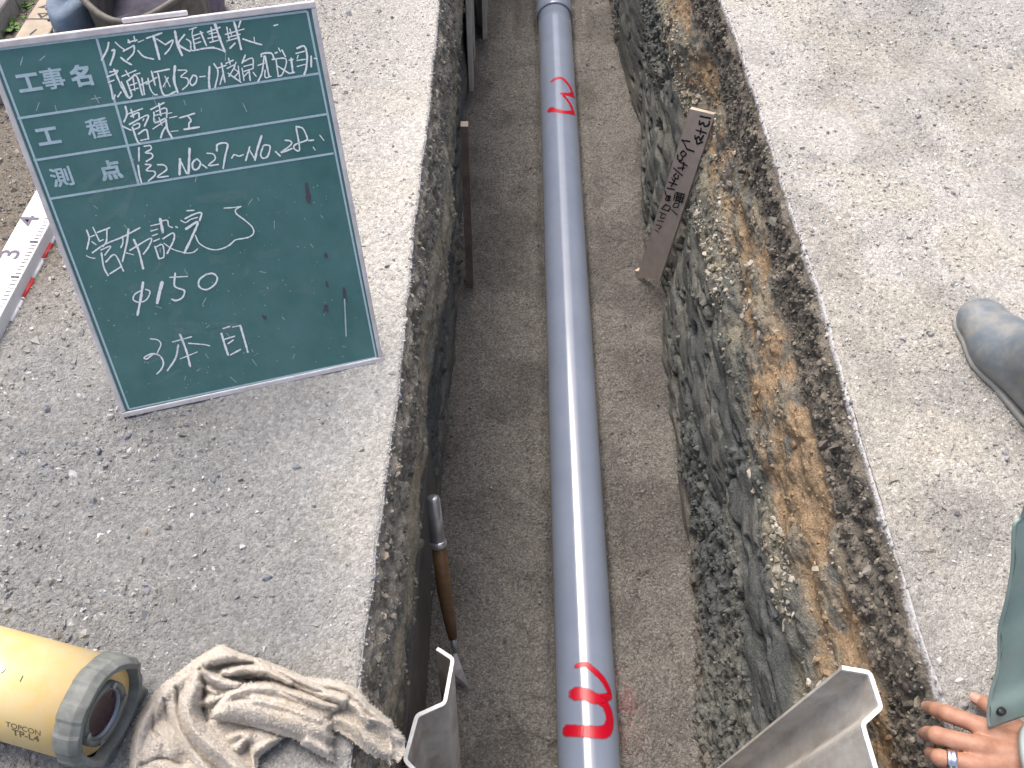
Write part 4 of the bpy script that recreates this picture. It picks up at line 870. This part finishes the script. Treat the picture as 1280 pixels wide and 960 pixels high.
# ---------------------------------------------------------------- towel
def seg_dist(x, y, pl):
    best = np.full(x.shape, 1e9)
    for (ax_, ay_), (bx_, by_) in zip(pl[:-1], pl[1:]):
        dx, dy = bx_ - ax_, by_ - ay_; t = np.clip(((x - ax_) * dx + (y - ay_) * dy) / (dx * dx + dy * dy + 1e-9), 0, 1)
        best = np.minimum(best, np.hypot(x - ax_ - t * dx, y - ay_ - t * dy))
    return best
def inside(x, y, poly):
    r = np.zeros(x.shape, bool); n = len(poly)
    for i in range(n):
        (x1, y1), (x2, y2) = poly[i], poly[(i + 1) % n]
        if y1 == y2: continue
        c = ((y1 > y) != (y2 > y)) & (x < (x2 - x1) * (y - y1) / (y2 - y1) + x1); r ^= c
    return r
TZ = lambda P: [(160 + a / 3.556, 790 + b / 3.556) for a, b in P]
def cloth(outline, ridges, base, jag=0, zfun=None, creases=(), step=1.2, seed=0):
    """one sheet of the towel: its folds are ridge lines (polyline, radius px, height m) over a base height"""
    P = TZ(catmull(outline + outline[:1], 4)[:-1] if jag == 0 else outline); P = [tuple(p) for p in P]
    xs = np.arange(min(p[0] for p in P) - 3, max(p[0] for p in P) + 3, step); yv = np.arange(min(p[1] for p in P) - 3, max(p[1] for p in P) + 3, step)
    X, Y = np.meshgrid(xs, yv)
    Xj = X + 2.2 * (fbm(X * .16, Y * .16, 3, 201 + seed) - .5); Yj = Y + 2.2 * (fbm(X * .16 + 9, Y * .16, 3, 203 + seed) - .5)
    ins = inside(Xj, Yj, P); de = seg_dist(X, Y, P + P[:1])
    acc = np.zeros_like(X)
    for pl, r, h in ridges:
        d = seg_dist(Xj, Yj, TZ(catmull(pl, 5))); acc += (h * np.exp(-(d / (1.05 * r / 3.556)) ** 2)) ** 3
    h = acc ** (1 / 3)
    for pl, r, dep in creases:
        d = seg_dist(Xj, Yj, TZ(catmull(pl, 5))); h = h - dep * np.exp(-(d / (r / 3.556)) ** 2)
    h = h + .006 * (fbm(X * .045, Y * .045, 2, 205 + seed) - .5) + .0034 * (fbm(X * .42, Y * .42, 2, 207 + seed, .9) - .5)
    z = .012 + base * (.55 + .45 * sstep(0, 10, de)) + .82 * h * sstep(-1, 9, de) + (base > .015) * 0
    if zfun is not None: z = z + zfun(X, Y)
    keep = ins
    idx = np.full(X.shape, -1); idx[keep] = np.arange(keep.sum())
    V = np.array([on_z(a, b, c) for a, b, c in zip(X[keep], Y[keep], z[keep])])
    q = np.stack([idx[:-1, :-1], idx[1:, :-1], idx[1:, 1:], idx[:-1, 1:]], -1).reshape(-1, 4); q = q[(q >= 0).all(1)]
    return V, q
L0 = cloth([(0, 720), (2, 600), (8, 500), (30, 400), (75, 320), (130, 250), (240, 160), (330, 95), (420, 55), (500, 90), (600, 118), (700, 158), (790, 193), (900, 208), (985, 235), (1000, 330), (900, 420), (690, 470), (640, 510), (578, 560), (575, 640), (580, 720)],
           [([(20, 700), (30, 560), (60, 420), (150, 290), (300, 160), (420, 85)], 42, .030), ([(325, 175), (285, 260), (265, 340), (290, 430), (390, 520), (480, 600), (560, 690)], 40, .048), ([(215, 230), (200, 330), (240, 450), (330, 580), (400, 700)], 30, .022),
            ([(340, 140), (450, 105), (580, 118), (720, 195), (850, 265), (960, 300)], 32, .046), ([(430, 185), (520, 165), (620, 178), (720, 225)], 22, .046), ([(330, 175), (400, 215), (480, 235)], 26, .044), ([(335, 240), (390, 270)], 14, .03), ([(330, 315), (420, 288)], 20, .030), ([(90, 560), (150, 470), (190, 520)], 55, .026), ([(60, 660), (150, 610), (260, 640)], 40, .022), ([(600, 150), (760, 215), (900, 235)], 26, .030)], .004,
           creases=[([(322, 168), (340, 250), (335, 330), (350, 390)], 13, .022), ([(350, 160), (420, 150), (560, 135)], 9, .012), ([(425, 195), (500, 212), (600, 212), (730, 245)], 9, .020), ([(215, 250), (225, 350), (260, 460), (340, 560), (430, 640)], 10, .014), ([(120, 300), (110, 420), (140, 470)], 9, .008), ([(640, 160), (760, 230), (860, 270)], 8, .014), ([(60, 590), (150, 560), (240, 590)], 8, .008), ([(160, 300), (180, 400)], 8, .008)])
L1 = cloth([(760, 200), (900, 206), (1000, 235), (1052, 280), (1085, 325), (1130, 355), (1180, 395), (1190, 425), (1235, 470), (1232, 545), (1200, 578), (1172, 560), (1168, 600), (1150, 566), (1105, 560), (1060, 538), (1000, 488), (930, 440), (860, 420), (800, 330)],
           [([(800, 230), (950, 245), (1080, 340), (1200, 460)], 30, .030), ([(930, 380), (1020, 430), (1100, 500), (1160, 560)], 26, .016), ([(940, 300), (1010, 330), (1060, 400)], 18, .026), ([(1040, 375), (1120, 400), (1200, 440)], 14, .022), ([(1160, 450), (1175, 560)], 12, .014)], .006, jag=1,
           zfun=lambda X, Y: -.030 * sstep(445, 505, X + .35 * (Y - 900)), seed=3)
L2 = cloth([(372, 345), (400, 300), (440, 255), (520, 222), (640, 215), (760, 252), (880, 288), (990, 312), (975, 325), (985, 332), (955, 345), (960, 358), (925, 372), (915, 385), (922, 410), (908, 440), (920, 470), (905, 500), (925, 525), (912, 545), (926, 582), (890, 572), (850, 548), (765, 505), (762, 485), (690, 463), (560, 425), (450, 402), (362, 388)],
           [([(420, 290), (520, 245), (650, 245), (780, 290), (950, 330)], 34, .026), ([(390, 360), (480, 330), (600, 350), (760, 400), (900, 440)], 48, .024), ([(800, 480), (910, 550)], 36, .012), ([(560, 300), (700, 330), (850, 390)], 24, .030)], .032, jag=1,
           zfun=lambda X, Y: -.020 * sstep(370, 430, X), seed=5,
           creases=[([(470, 300), (600, 300), (760, 350), (900, 390)], 9, .008), ([(500, 390), (640, 420), (780, 470)], 9, .008), ([(680, 260), (800, 320), (900, 350)], 7, .006)])
L3 = cloth([(425, 465), (455, 435), (520, 425), (600, 430), (690, 468), (660, 500), (575, 560), (582, 640), (545, 640), (542, 560), (535, 500), (500, 570), (450, 530)],
           [([(440, 470), (510, 445), (535, 480)], 22, .022), ([(535, 470), (545, 540), (560, 620)], 14, .020), ([(480, 520), (520, 480)], 18, .018), ([(560, 530), (640, 490), (685, 470)], 16, .010)], .016, jag=1, seed=7)
Vt = []; Ft = []; o_ = 0
for v, q in (L0, L1, L2, L3): Vt.append(v); Ft.append(q + o_); o_ += len(v)
tw = link('towel', np_mesh('towel', np.concatenate(Vt), np.concatenate(Ft)), m_towel, smooth=True)
md = tw.modifiers.new('thickness', 'SOLIDIFY'); md.thickness = .0028; md.offset = -1
tag(tw, 'crumpled beige terry towel draped over the trench edge', 'towel')

# its looped pile
vn_ = np.empty(len(tw.data.vertices) * 3, np.float32); tw.data.vertex_normals.foreach_get('vector', vn_); vn_ = vn_.reshape(-1, 3).astype(float); vc_ = np.concatenate(Vt)
vn_ *= np.where(vn_[:, 2:3] < 0, -1, 1)
k = rng.integers(len(vc_), size=52000); pb = vc_[k] + rng.normal(size=(len(k), 3)) * .0007; tn_ = rng.normal(size=(len(k), 3)); tn_ -= vn_[k] * (tn_ * vn_[k]).sum(1)[:, None]; tn_ /= np.linalg.norm(tn_, axis=1)[:, None]
bt_ = np.cross(vn_[k], tn_); ht = rng.uniform(.0006, .0016, (len(k), 1)); Vp = np.stack([pb - bt_ * .0007 - vn_[k] * .0005, pb + bt_ * .0007 - vn_[k] * .0005, pb + vn_[k] * ht + tn_ * ht * .9], 1).reshape(-1, 3)
pile = link('terry_pile', np_mesh('terry_pile', Vp, np.arange(len(Vp)).reshape(-1, 3)), m_towel, tw); pile['kind'] = 'stuff'

# ---------------------------------------------------------------- measuring staff, ranging rod
zs = .030 + .02
a0 = on_z(45, 237, zs); a1 = on_z(0, 317, zs); sdv = (a0 - a1); sdv[2] = 0; sdv /= np.linalg.norm(sdv)
b0 = on_z(62, 279, zs); swd = np.cross(sdv, [0, 0, 1.0]); wid = abs((b0 - a0) @ swd)
if (b0 - a0) @ swd < 0: swd = -swd
staff = empty('measuring_staff', a1 - sdv * .1 - [0, 0, .03]); tag(staff, 'white measuring staff with black figures 3 and 4 lying beside the chalkboard', 'measuring staff')
cs = a1 + swd * wid / 2 - np.array([0, 0, .016])
MB().box(cs + sdv * (-.05), (sdv, swd, (0, 0, 1)), (.42, wid / 2, .016)).build('bar', m_staff, staff, bevel=.002)
def stf(x, y):
    q = on_z(x, y, zs) - a1; return q @ sdv, q @ swd
def stemb(u, v, l=0): return a1 + sdv * u + swd * v + np.array([0, 0, l])
for ch, x, y in (('4', 35, 276), ('3', 12, 318)):
    me = text_mesh(ch, .060, .0006); u, v = stf(x, y); co = np.empty(len(me.vertices) * 3); me.vertices.foreach_get('co', co); co = co.reshape(-1, 3)
    ctr = (co.max(0) + co.min(0)) / 2
    me.vertices.foreach_set('co', np.array([stemb(u + (c[0] - ctr[0]), v - (c[1] - ctr[1]) * .9, .0006) for c in co], np.float32).ravel()); me.update()
    link('figure', me, mat('faded_ink', (.10, .085, .13), .6), staff)
tick = []
u4 = stf(35, 276)[0]; pitch = abs(stf(35, 276)[0] - stf(12, 318)[0]) / 10
for k in range(-28, 14):
    ln_ = .011 if k % 10 else .016
    tick.append(([(u4 + .035 + k * pitch, wid - .003), (u4 + .035 + k * pitch, wid - .003 - ln_)], .0016 if k % 10 else .004))
solid_ribbon(tick, lambda u, v, l: stemb(u, v, l), 'scale_ticks', m_marker, staff, .0006)['kind'] = 'stuff'
r0, r1 = on_z(67, 299, .022), on_z(14, 402, .022)
rdv = (r0 - r1) / np.linalg.norm(r0 - r1); rl = np.linalg.norm(r0 - r1)
rod = empty('ranging_rod', r1 - [0, 0, .005]); tag(rod, 'thin red and white banded rod lying beside the white measuring staff', 'ranging rod')
cuts = [0, .27, .50, .74, .94, 1.2, 1.45, 1.7]
for i in range(len(cuts) - 1):
    MB().tube([r1 + rdv * rl * cuts[i], r1 + rdv * rl * (cuts[i + 1] - .002)], .0040, 14).build('band', m_rodr if i % 2 else m_rodw, rod, True)

# ---------------------------------------------------------------- tool bag and marked timber at the back
def put(x, y, z): return on_z(x, y, z)
bagc = put(150, 16, .20); bagc = np.array([bagc[0], bagc[1] + .17, 0.02])
bag = empty('tool_bag', bagc); tag(bag, 'open blue-grey tool bag with dark inside standing behind the chalkboard', 'tool bag')
def tub(rx, ry, z0, z1, mt, name, a0=0, a1=2 * math.pi, n=40, flare=.1, wob=.006):
    vs = []; k = 7
    for i in range(k):
        t = i / (k - 1); f = 1 - flare * (1 - t)
        for j in range(n + 1):
            th = a0 + (a1 - a0) * j / n; wv = 1 + wob * math.sin(5 * th + 3 * t) / rx * .5
            vs.append((bagc[0] + rx * f * wv * math.cos(th), bagc[1] + ry * f * wv * math.sin(th), z0 + (z1 - z0) * t - .02 * math.sin(th) ** 2 * t))
    fs = [(i * (n + 1) + j, i * (n + 1) + j + 1, (i + 1) * (n + 1) + j + 1, (i + 1) * (n + 1) + j) for i in range(k - 1) for j in range(n)]
    o = MB().add(vs, fs).build(name, mt, bag, True); sm = o.modifiers.new('thickness', 'SOLIDIFY'); sm.thickness = .006; return vs[-(n + 1):]
rim = tub(.13, .17, .02, .20, m_leather, 'pouch_wall')
MB().tube(rim, .008, 10, False).build('rim', m_leather, bag, True)
def pouch(cx, cy, rx, ry, z0, z1, mt, name, n=32):
    vs = []; prof_ = [(0, .93), (.25, 1.0), (.7, 1.02), (.93, .97), (1.0, .86), (.98, .5), (.96, .02)]
    for t, f in prof_:
        for j in range(n): th = 2 * math.pi * j / n; vs.append((cx + rx * f * math.cos(th), cy + ry * f * math.sin(th), z0 + (z1 - z0) * t + .006 * math.sin(3 * th + 4 * t)))
    return MB().add(vs, [(i * n + j, i * n + (j + 1) % n, (i + 1) * n + (j + 1) % n, (i + 1) * n + j) for i in range(len(prof_) - 1) for j in range(n)]).build(name, mt, bag, True)
PC = put(84, 6, .15); pouch(PC[0], PC[1] + .035, .050, .10, .02, .16, m_bag, 'side_pouch')
PD = put(238, -6, .12); pouch(PD[0], PD[1] + .04, .05, .11, .02, .14, mat('mauve_cloth', (.17, .14, .19), .9, var=(.10, .085, .12), nscale=30, bump=.3), 'side_pouch')
m_seam = mat('pale_seam', (.36, .42, .48), .7)
MB().tube([(PC[0] + .0515 * math.cos(t), PC[1] + .035 + .102 * math.sin(t), .105 + .004 * math.sin(5 * t)) for t in np.linspace(math.pi * .95, math.pi * 1.9, 24)], .0018, 8).build('seam', m_seam, bag, True)
n = 28; fl = [(bagc[0] + .125 * math.cos(6.283 * k / n), bagc[1] + .165 * math.sin(6.283 * k / n), .09 + .015 * math.sin(k * 1.7)) for k in range(n)]
MB().add([(bagc[0], bagc[1], .12)] + fl, [(0, 1 + k, 1 + (k + 1) % n) for k in range(n)]).build('lining', m_bagin, bag, True)
for t, z_ in ((math.radians(225), .135), (math.radians(250), .120), (math.radians(205), .145)):
    nn = np.array([math.cos(t), math.sin(t), 0.15]); q = np.array([PC[0] + .0505 * nn[0], PC[1] + .035 + .1005 * nn[1], z_])
    MB().tube([q, q + nn * .004], .004, 10).build('rivet', m_bezel, bag)

zt = .075
p00, p01, p10 = on_z(19, 45, zt), on_z(48, 0, zt), on_z(60, 40, zt)
td = p01 - p00; td /= np.linalg.norm(td); tw_ = np.cross(td, [0, 0, 1.0]); wd_ = .075
tim = empty('marked_timber', p00 - [0, 0, .05]); tag(tim, 'pale timber with black painted marks lying at the grassy verge', 'timber')
m_pale = mat('pale_timber', (0.40, 0.335, 0.26), .75, var=(0.32, 0.265, 0.20), nscale=22, bump=.2)
MB().box(p00 + tw_ * wd_ / 2 + td * .30 - np.array([0, 0, .0225]), (td, tw_, (0, 0, 1)), (.50, wd_ / 2, .0225)).build('beam', m_pale, tim, bevel=.003)
def tm(zx, zy): return on_z(zx / 5.333, zy / 5.333, zt + .0006)
m = MB()
for tri in (((250, 50), (352, 18), (346, 55)), ((246, 88), (346, 84), (272, 122))):
    o3 = [np.array(tm(*q)) for q in tri]; cc = sum(o3) / 3; inn = [cc + (q - cc) * .45 for q in o3]
    m.add(o3 + inn, [(i, (i + 1) % 3, (i + 1) % 3 + 3, i + 3) for i in range(3)])
for q in (((150, 122), (362, 122), (362, 129), (150, 129)), ((240, 192), (248, 197), (203, 232), (194, 228))): m.add([tm(*c) for c in q], [(0, 1, 2, 3)])
m.build('painted_marks', m_marker, tim)['kind'] = 'stuff'

kb = on_z(20, 18, .05); kd = td
kerb = empty('concrete_kerb', kb - [0, 0, .05]); tag(kerb, 'old grey concrete kerb at the verge beyond the weeds', 'kerb')
m_kerb = mat('old_concrete', (0.22, 0.21, 0.20), .9, var=(0.32, 0.31, 0.29), nscale=40, bump=.6, bscale=90)
kn = -np.cross(kd, [0, 0, 1.0])
for i_ in range(-1, 3):
    MB().box(kb + kn * .09 + kd * (i_ * .302 - .1) - np.array([0, 0, .02]), (kd, kn, (0, 0, 1)), (.150, .075, .05)).build('kerb_block', m_kerb, kerb, bevel=.006)

# ---------------------------------------------------------------- weeds at the verge
def weed(x, y, n, size, label):
    c = on_z(x, y, .03); o = empty('weed', c); tag(o, label, 'weed', 'weeds at the verge')
    m = MB(); stems = MB()
    for k in range(n):
        a = rng.uniform(0, 6.28); l = size * rng.uniform(.5, 1.1); el = rng.uniform(.3, 1.2); b = c + np.array([rng.normal() * size * .35, rng.normal() * size * .35, -.01])
        d = np.array([math.cos(a) * math.cos(el), math.sin(a) * math.cos(el), math.sin(el)]); s_ = np.cross(d, [0, 0, 1.0]); s_ /= np.linalg.norm(s_); w_ = l * rng.uniform(.18, .32)
        t_ = b + d * l; mid_ = b + d * l * .5 + np.array([0, 0, .006])
        m.add([b, mid_ + s_ * w_, t_ - np.array([0, 0, l * .2]), mid_ - s_ * w_, mid_], [(0, 1, 4), (1, 2, 4), (2, 3, 4), (3, 0, 4)])
        if k % 3 == 0: stems.tube([c - np.array([0, 0, .02]), b], .0012, 5)
    m.build('leaf_cluster', m_leaf, o); stems.build('stem', m_leaf, o)
weed(12, 36, 60, .035, 'small green weed growing at the verge nearest the marked timber')
weed(32, 8, 30, .028, 'sparse green weed between the marked timber and the frame corner')
weed(-14, 50, 50, .035, 'green weed growing by the top left corner of the chalkboard')

# ---------------------------------------------------------------- crouching worker at the right
per = empty('person', (1.15, .62, 0)); tag(per, 'worker in teal rain coat and grey rubber boots crouching, one hand on trench edge', 'person')
HZ = lambda a, b, z: on_z(1130 + a / 8.533, 860 + b / 8.533, z)
fingers = [  # (tip, distal joint, middle joint, knuckle) in picture, then radii
    [(262, 205, -.012), (345, 232, .016), (470, 275, .036), (850, 420, .047)],
    [(215, 490, -.022), (262, 488, .006), (350, 505, .036), (820, 620, .050)],
    [(275, 690, -.020), (310, 705, .006), (380, 745, .033), (800, 815, .045)],
    [(400, 905, -.012), (440, 915, .008), (520, 945, .029), (830, 985, .038)]]
FR = [(.0078, .0088, .0100, .0118), (.0078, .0090, .0102, .0122), (.0074, .0086, .0097, .0115), (.0066, .0076, .0086, .0105)]
Fp = [[HZ(*q) for q in f] for f in fingers]
wr = HZ(1290, 740, .050); elbow = np.array([1.02, .16, .40]); shoulder = np.array([1.10, .38, .74])
thumb = [HZ(770, 118, .016), HZ(880, 175, .022), HZ(1010, 270, .030), HZ(1200, 480, .040)]
def hand_sdf(p):
    d = None
    for f, r in zip(Fp, [tuple(1.10 * v for v in q) for q in FR]):
        e = smin(smin(cap(p, f[0], f[1], r[0], r[1]), cap(p, f[1], f[2], r[1], r[2]), .003), cap(p, f[2], f[3], r[2], r[3] * .92), .004)
        e = np.minimum(e, np.linalg.norm(p - (f[2] + [0, 0, .0015]), axis=1) - r[2] * 1.02)
        d = e if d is None else smin(d, e, .0022)
    th = smin(cap(p, thumb[0], thumb[1], .0085, .0102), cap(p, thumb[1], thumb[2], .0102, .012), .004); th = smin(th, cap(p, thumb[2], thumb[3], .012, .018), .008)
    palm = None
    for f in Fp:
        e = cap(p, f[3] - [0, 0, .004], wr + (f[3] - Fp[1][3]) * .35 - [0, 0, .004], .0125, .019); palm = e if palm is None else smin(palm, e, .012)
    for f in Fp: palm = smin(palm, cap(p, f[3] + [0, 0, .002], wr + (f[3] - Fp[1][3]) * .3 + [0, 0, .010], .0095, .0075), .005)   # tendons
    d = smin(d, palm, .006); d = smin(d, th, .009)
    return smin(d, cap(p, wr, wr + (elbow - wr) * .45, .024, .034), .018)
lo = np.min([q for f in Fp for q in f] + [thumb[0], wr], 0) - .03; hi = np.max([q for f in Fp for q in f] + [thumb[0], wr], 0) + [.10, .05, .07]
Vh, Fh = surface_nets(hand_sdf, lo, hi, .0022)
for _ in range(2):      # relax the net
    acc = np.zeros_like(Vh); cnt = np.zeros(len(Vh))
    for k in range(4):
        a, b = Fh[:, k], Fh[:, (k + 1) % 4]; np.add.at(acc, a, Vh[b]); np.add.at(cnt, a, 1); np.add.at(acc, b, Vh[a]); np.add.at(cnt, b, 1)
    Vh = Vh * .45 + .55 * acc / np.maximum(cnt, 1)[:, None]
hips = np.array([1.28, .58, .36]); chest = np.array([1.14, .52, .72]); neck = np.array([1.08, .52, .90]); head = np.array([1.02, .52, 1.03])
def body_sdf(p):
    d = smin(cap(p, hips, chest, .13, .14), cap(p, chest, neck, .13, .055), .05)
    h = np.sqrt((((p - head) / [1.1, .88, 1.25]) ** 2).sum(1)) - .088; d = smin(d, h, .02)
    d = np.minimum(d, np.linalg.norm(p - (head + [-.105, 0, -.01]), axis=1) - .016)
    for sgn in (-1, 1): d = np.minimum(d, np.linalg.norm((p - (head + [0, sgn * .082, -.01])) / [1, .5, 1.4], axis=1) - .02)
    for a, b, ra, rb in ((shoulder, elbow, .055, .045), (elbow, wr + (elbow - wr) * .12, .043, .030)): d = smin(d, cap(p, a, b, ra, rb), .03)
    return d
Vb, Fb = surface_nets(body_sdf, (.65, .0, -.05), (1.55, .85, 1.22), .012)
body = link('body', np_mesh('body', np.concatenate([Vh, Vb]), np.concatenate([Fh, Fb + len(Vh)])), m_skin, per, True)
# nails on thumb and index finger
for f, up_ in ((thumb, np.array([-.3, -.2, .9])), (Fp[0], np.array([-.75, 0, .65]))):
    dv_ = f[0] - f[1]; dv_ /= np.linalg.norm(dv_); up_ = up_ - dv_ * (up_ @ dv_); up_ /= np.linalg.norm(up_); s_ = np.cross(dv_, up_); vs = []
    for i in range(6):
        for j in range(7):
            a = (j / 6 - .5) * 1.5; l = (i / 5 - .4) * .012; vs.append(f[0] + dv_ * l + .0091 * (math.cos(a) * up_ + math.sin(a) * s_) * (1 - .1 * (i / 5) ** 2))
    MB().add(vs, grid_faces(6, 7).tolist()).build('fingernail', m_nail, per, True)
# ring on the third finger
rc = HZ(505, 742, 0); t = (505 - 380) / (800 - 380); rc = Fp[2][2] + (Fp[2][3] - Fp[2][2]) * t; rd = Fp[2][3] - Fp[2][2]; rd /= np.linalg.norm(rd)
s_ = np.cross(rd, [0, 0, 1.0]); s_ /= np.linalg.norm(s_); u_ = np.cross(s_, rd); vs = []; n = 40
for l, rr in ((-.0062, .0118), (-.0062, .0127), (-.003, .0135), (-.001, .0128), (.001, .0128), (.003, .0135), (.0062, .0127), (.0062, .0118)):
    for k in range(n): th = 6.28319 * k / n; vs.append(rc + rd * l + rr * (math.cos(th) * s_ + math.sin(th) * u_))
MB().add(vs, [(i * n + k, i * n + (k + 1) % n, (i + 1) * n + (k + 1) % n, (i + 1) * n + k) for i in range(7) for k in range(n)]).build('finger_ring', m_silver, per, True)
# sleeve: pale cuff, then coat sleeve
fd = elbow - wr; fl_ = np.linalg.norm(fd); fd /= fl_
MB().tube([wr + fd * .006, wr + fd * .012, wr + fd * .05, wr + fd * .09], [.040, .043, .045, .046], 32, False).build('cuff', m_cuff, per, True).modifiers.new('t', 'SOLIDIFY').thickness = .004
MB().tube([wr + fd * .085, wr + fd * .2, elbow, (elbow + shoulder) / 2, shoulder, chest + (shoulder - chest) * .3], [.052, .062, .075, .08, .085, .1], 28).build('sleeve', m_coat, per, True)
def coat_sdf(p):
    d = smin(cap(p, hips + [0, 0, -.04], chest, .19, .175), cap(p, chest, neck - [0, 0, .03], .17, .085), .06)
    return smin(d, cap(p, [1.18, .72, .74], [1.0, .80, .46], .085, .065), .05)
Vc, Fc_ = surface_nets(coat_sdf, (.85, .2, .05), (1.6, 1.05, 1.0), .014)
link('coat', np_mesh('coat', Vc, Fc_), m_coat, per, True)
# hanging coat front with snap
edge = [(1300, 560, .50), (1280, 640, .38), (1268, 657, .36), (1266, 705, .31), (1258.5, 750, .26), (1249.5, 787, .21), (1248.5, 829, .16), (1238.5, 868, .11), (1235.5, 892, .082), (1237, 908, .066)]
E3 = catmull([on_z(*e) for e in edge], 6); nn_ = len(E3); vs = []
for i, q in enumerate(E3):
    t = i / (nn_ - 1)
    for j in range(16):
        s_ = j / 15; tg = np.array([1.10, .58, .66]) * (1 - t) + np.array([1.20, .46, .30]) * t; vs.append(q + (tg - q) * s_ + np.array([0, 0, -.05 * math.sin(math.pi * s_) + .012 * math.sin(11 * s_ + 7 * t) * min(1, s_ * 4) + .006 * math.sin(23 * t + 6 * s_) * (1 - s_)]))
cf = o = MB().add(vs, grid_faces(nn_, 16).tolist()).build('coat_front', m_coat, per, True); o.modifiers.new('t', 'SOLIDIFY').thickness = .0025
MB().tube(E3, .0022, 8).build('coat_hem', m_coat, cf, True)
q = on_z(1251, 888.5, .094); MB().tube([q + [0, -.001, -.004], q + [0, -.001, .0035], q + [0, -.001, .0045]], [.0052, .0052, .0035], 20).build('snap_button', m_black, cf, True)
q2 = q + [0, -.001, .001]
# boots
def boot(toe, dirv, shaft_top, name):
    dirv = dirv / np.linalg.norm(dirv); sdv_ = np.array([-dirv[1], dirv[0], 0.0])
    loc = lambda p: np.stack([(p - toe) @ dirv, (p - toe) @ sdv_, p[:, 2]], 1)
    heel = np.array([-.205, 0, .055]); ank = np.array([-.160, 0, .10]); st = loc(shaft_top[None])[0]
    def sdf(p):
        q = loc(p)
        f = q.copy(); f[:, 2] = (f[:, 2] - .029) * 1.36
        d = smin(cap(f, [0, 0, -.002], [-.075, 0, .004], .0475, .0540), cap(f, [-.075, 0, .006], [-.20, 0, .012], .0540, .042), .03)
        d = smin(d, cap(q, [-.07, 0, .040], [-.150, 0, .105], .036, .052), .045)
        d = smin(d, cap(q, ank, st, .053, .072), .03)
        d = d + .0018 * np.sin(q[:, 2] * 95 + q[:, 0] * 40) * sstep(.10, .17, q[:, 2])
        return np.maximum(d, .008 - q[:, 2])
    lo = np.minimum(toe, shaft_top) - .12; hi = np.maximum(toe - dirv * .25, shaft_top) + .12; lo[2] = 0; 
    lo = np.minimum(lo, toe - dirv * .25 - .07); hi = np.maximum(hi, toe + .07); lo[2] = 0.0
    V_, F_ = surface_nets(sdf, lo, hi, .0055); bo = link(name, np_mesh(name, V_, F_), m_boot, per, True)
    def sole(p):
        q = loc(p); f = q.copy(); f[:, 2] = 0
        d = smin(cap(f, [0, 0, 0], [-.075, 0, 0], .0462, .0520), cap(f, [-.075, 0, 0], [-.20, 0, 0], .0520, .0405), .03)
        return np.maximum(d, np.abs(q[:, 2] - .006) - .006)
    lo2 = lo.copy(); hi2 = hi.copy(); lo2[2] = -.01; hi2[2] = .035
    V_, F_ = surface_nets(sole, lo2, hi2, .004); link('boot_sole', np_mesh('boot_sole', V_, F_), m_sole, bo, True)
    MB().tube([toe + dirv * -.175 + sdv_ * 0 + np.array([0, 0, .125]), toe + dirv * -.175 + np.array([0, 0, .135])], .058, 30, False).build('ankle_band', m_boot, bo, True)
e0, e1 = on_z(1224, 388, .04), on_z(1290, 480, .04); bdir = e0 - e1; bdir[2] = 0; bdir /= np.linalg.norm(bdir)
toe = on_z(1234, 396, .040); toe[2] = 0
boot(toe, bdir, toe - bdir * .20 + np.array([.02, -.01, .36]), 'boot')
boot(np.array([1.16, .30, 0.0]), np.array([-.75, .66, 0]), np.array([1.30, .20, .34]), 'boot')
k1 = toe - bdir * .16 + np.array([.0, .0, .45])
MB().tube([toe - bdir * .20 + np.array([.02, -.01, .30]), k1, (k1 + hips) / 2 + [0, 0, .02], hips], [.075, .085, .095, .12], 24).build('trouser_leg', m_trouser, per, True)
MB().tube([np.array([1.30, .20, .28]), np.array([1.08, .34, .44]), np.array([1.18, .44, .40]), hips], [.075, .09, .095, .12], 24).build('trouser_leg', m_trouser, per, True)
def hat_sdf(p):
    q = (p - head - [0, 0, .035]) / [1.18, 1.0, .95]; d = np.linalg.norm(q, axis=1) - .118
    br = np.maximum(np.linalg.norm((p - head - [-.02, 0, .035])[:, :2] / [1.25, 1.0], axis=1) - .135, np.abs(p[:, 2] - head[2] - .040) - .006)
    return np.minimum(np.maximum(d, head[2] + .035 - p[:, 2]), br)
Vx, Fx = surface_nets(hat_sdf, head - [.22, .18, .02], head + [.2, .18, .19], .008); link('helmet', np_mesh('helmet', Vx, Fx), m_rodw, per, True)
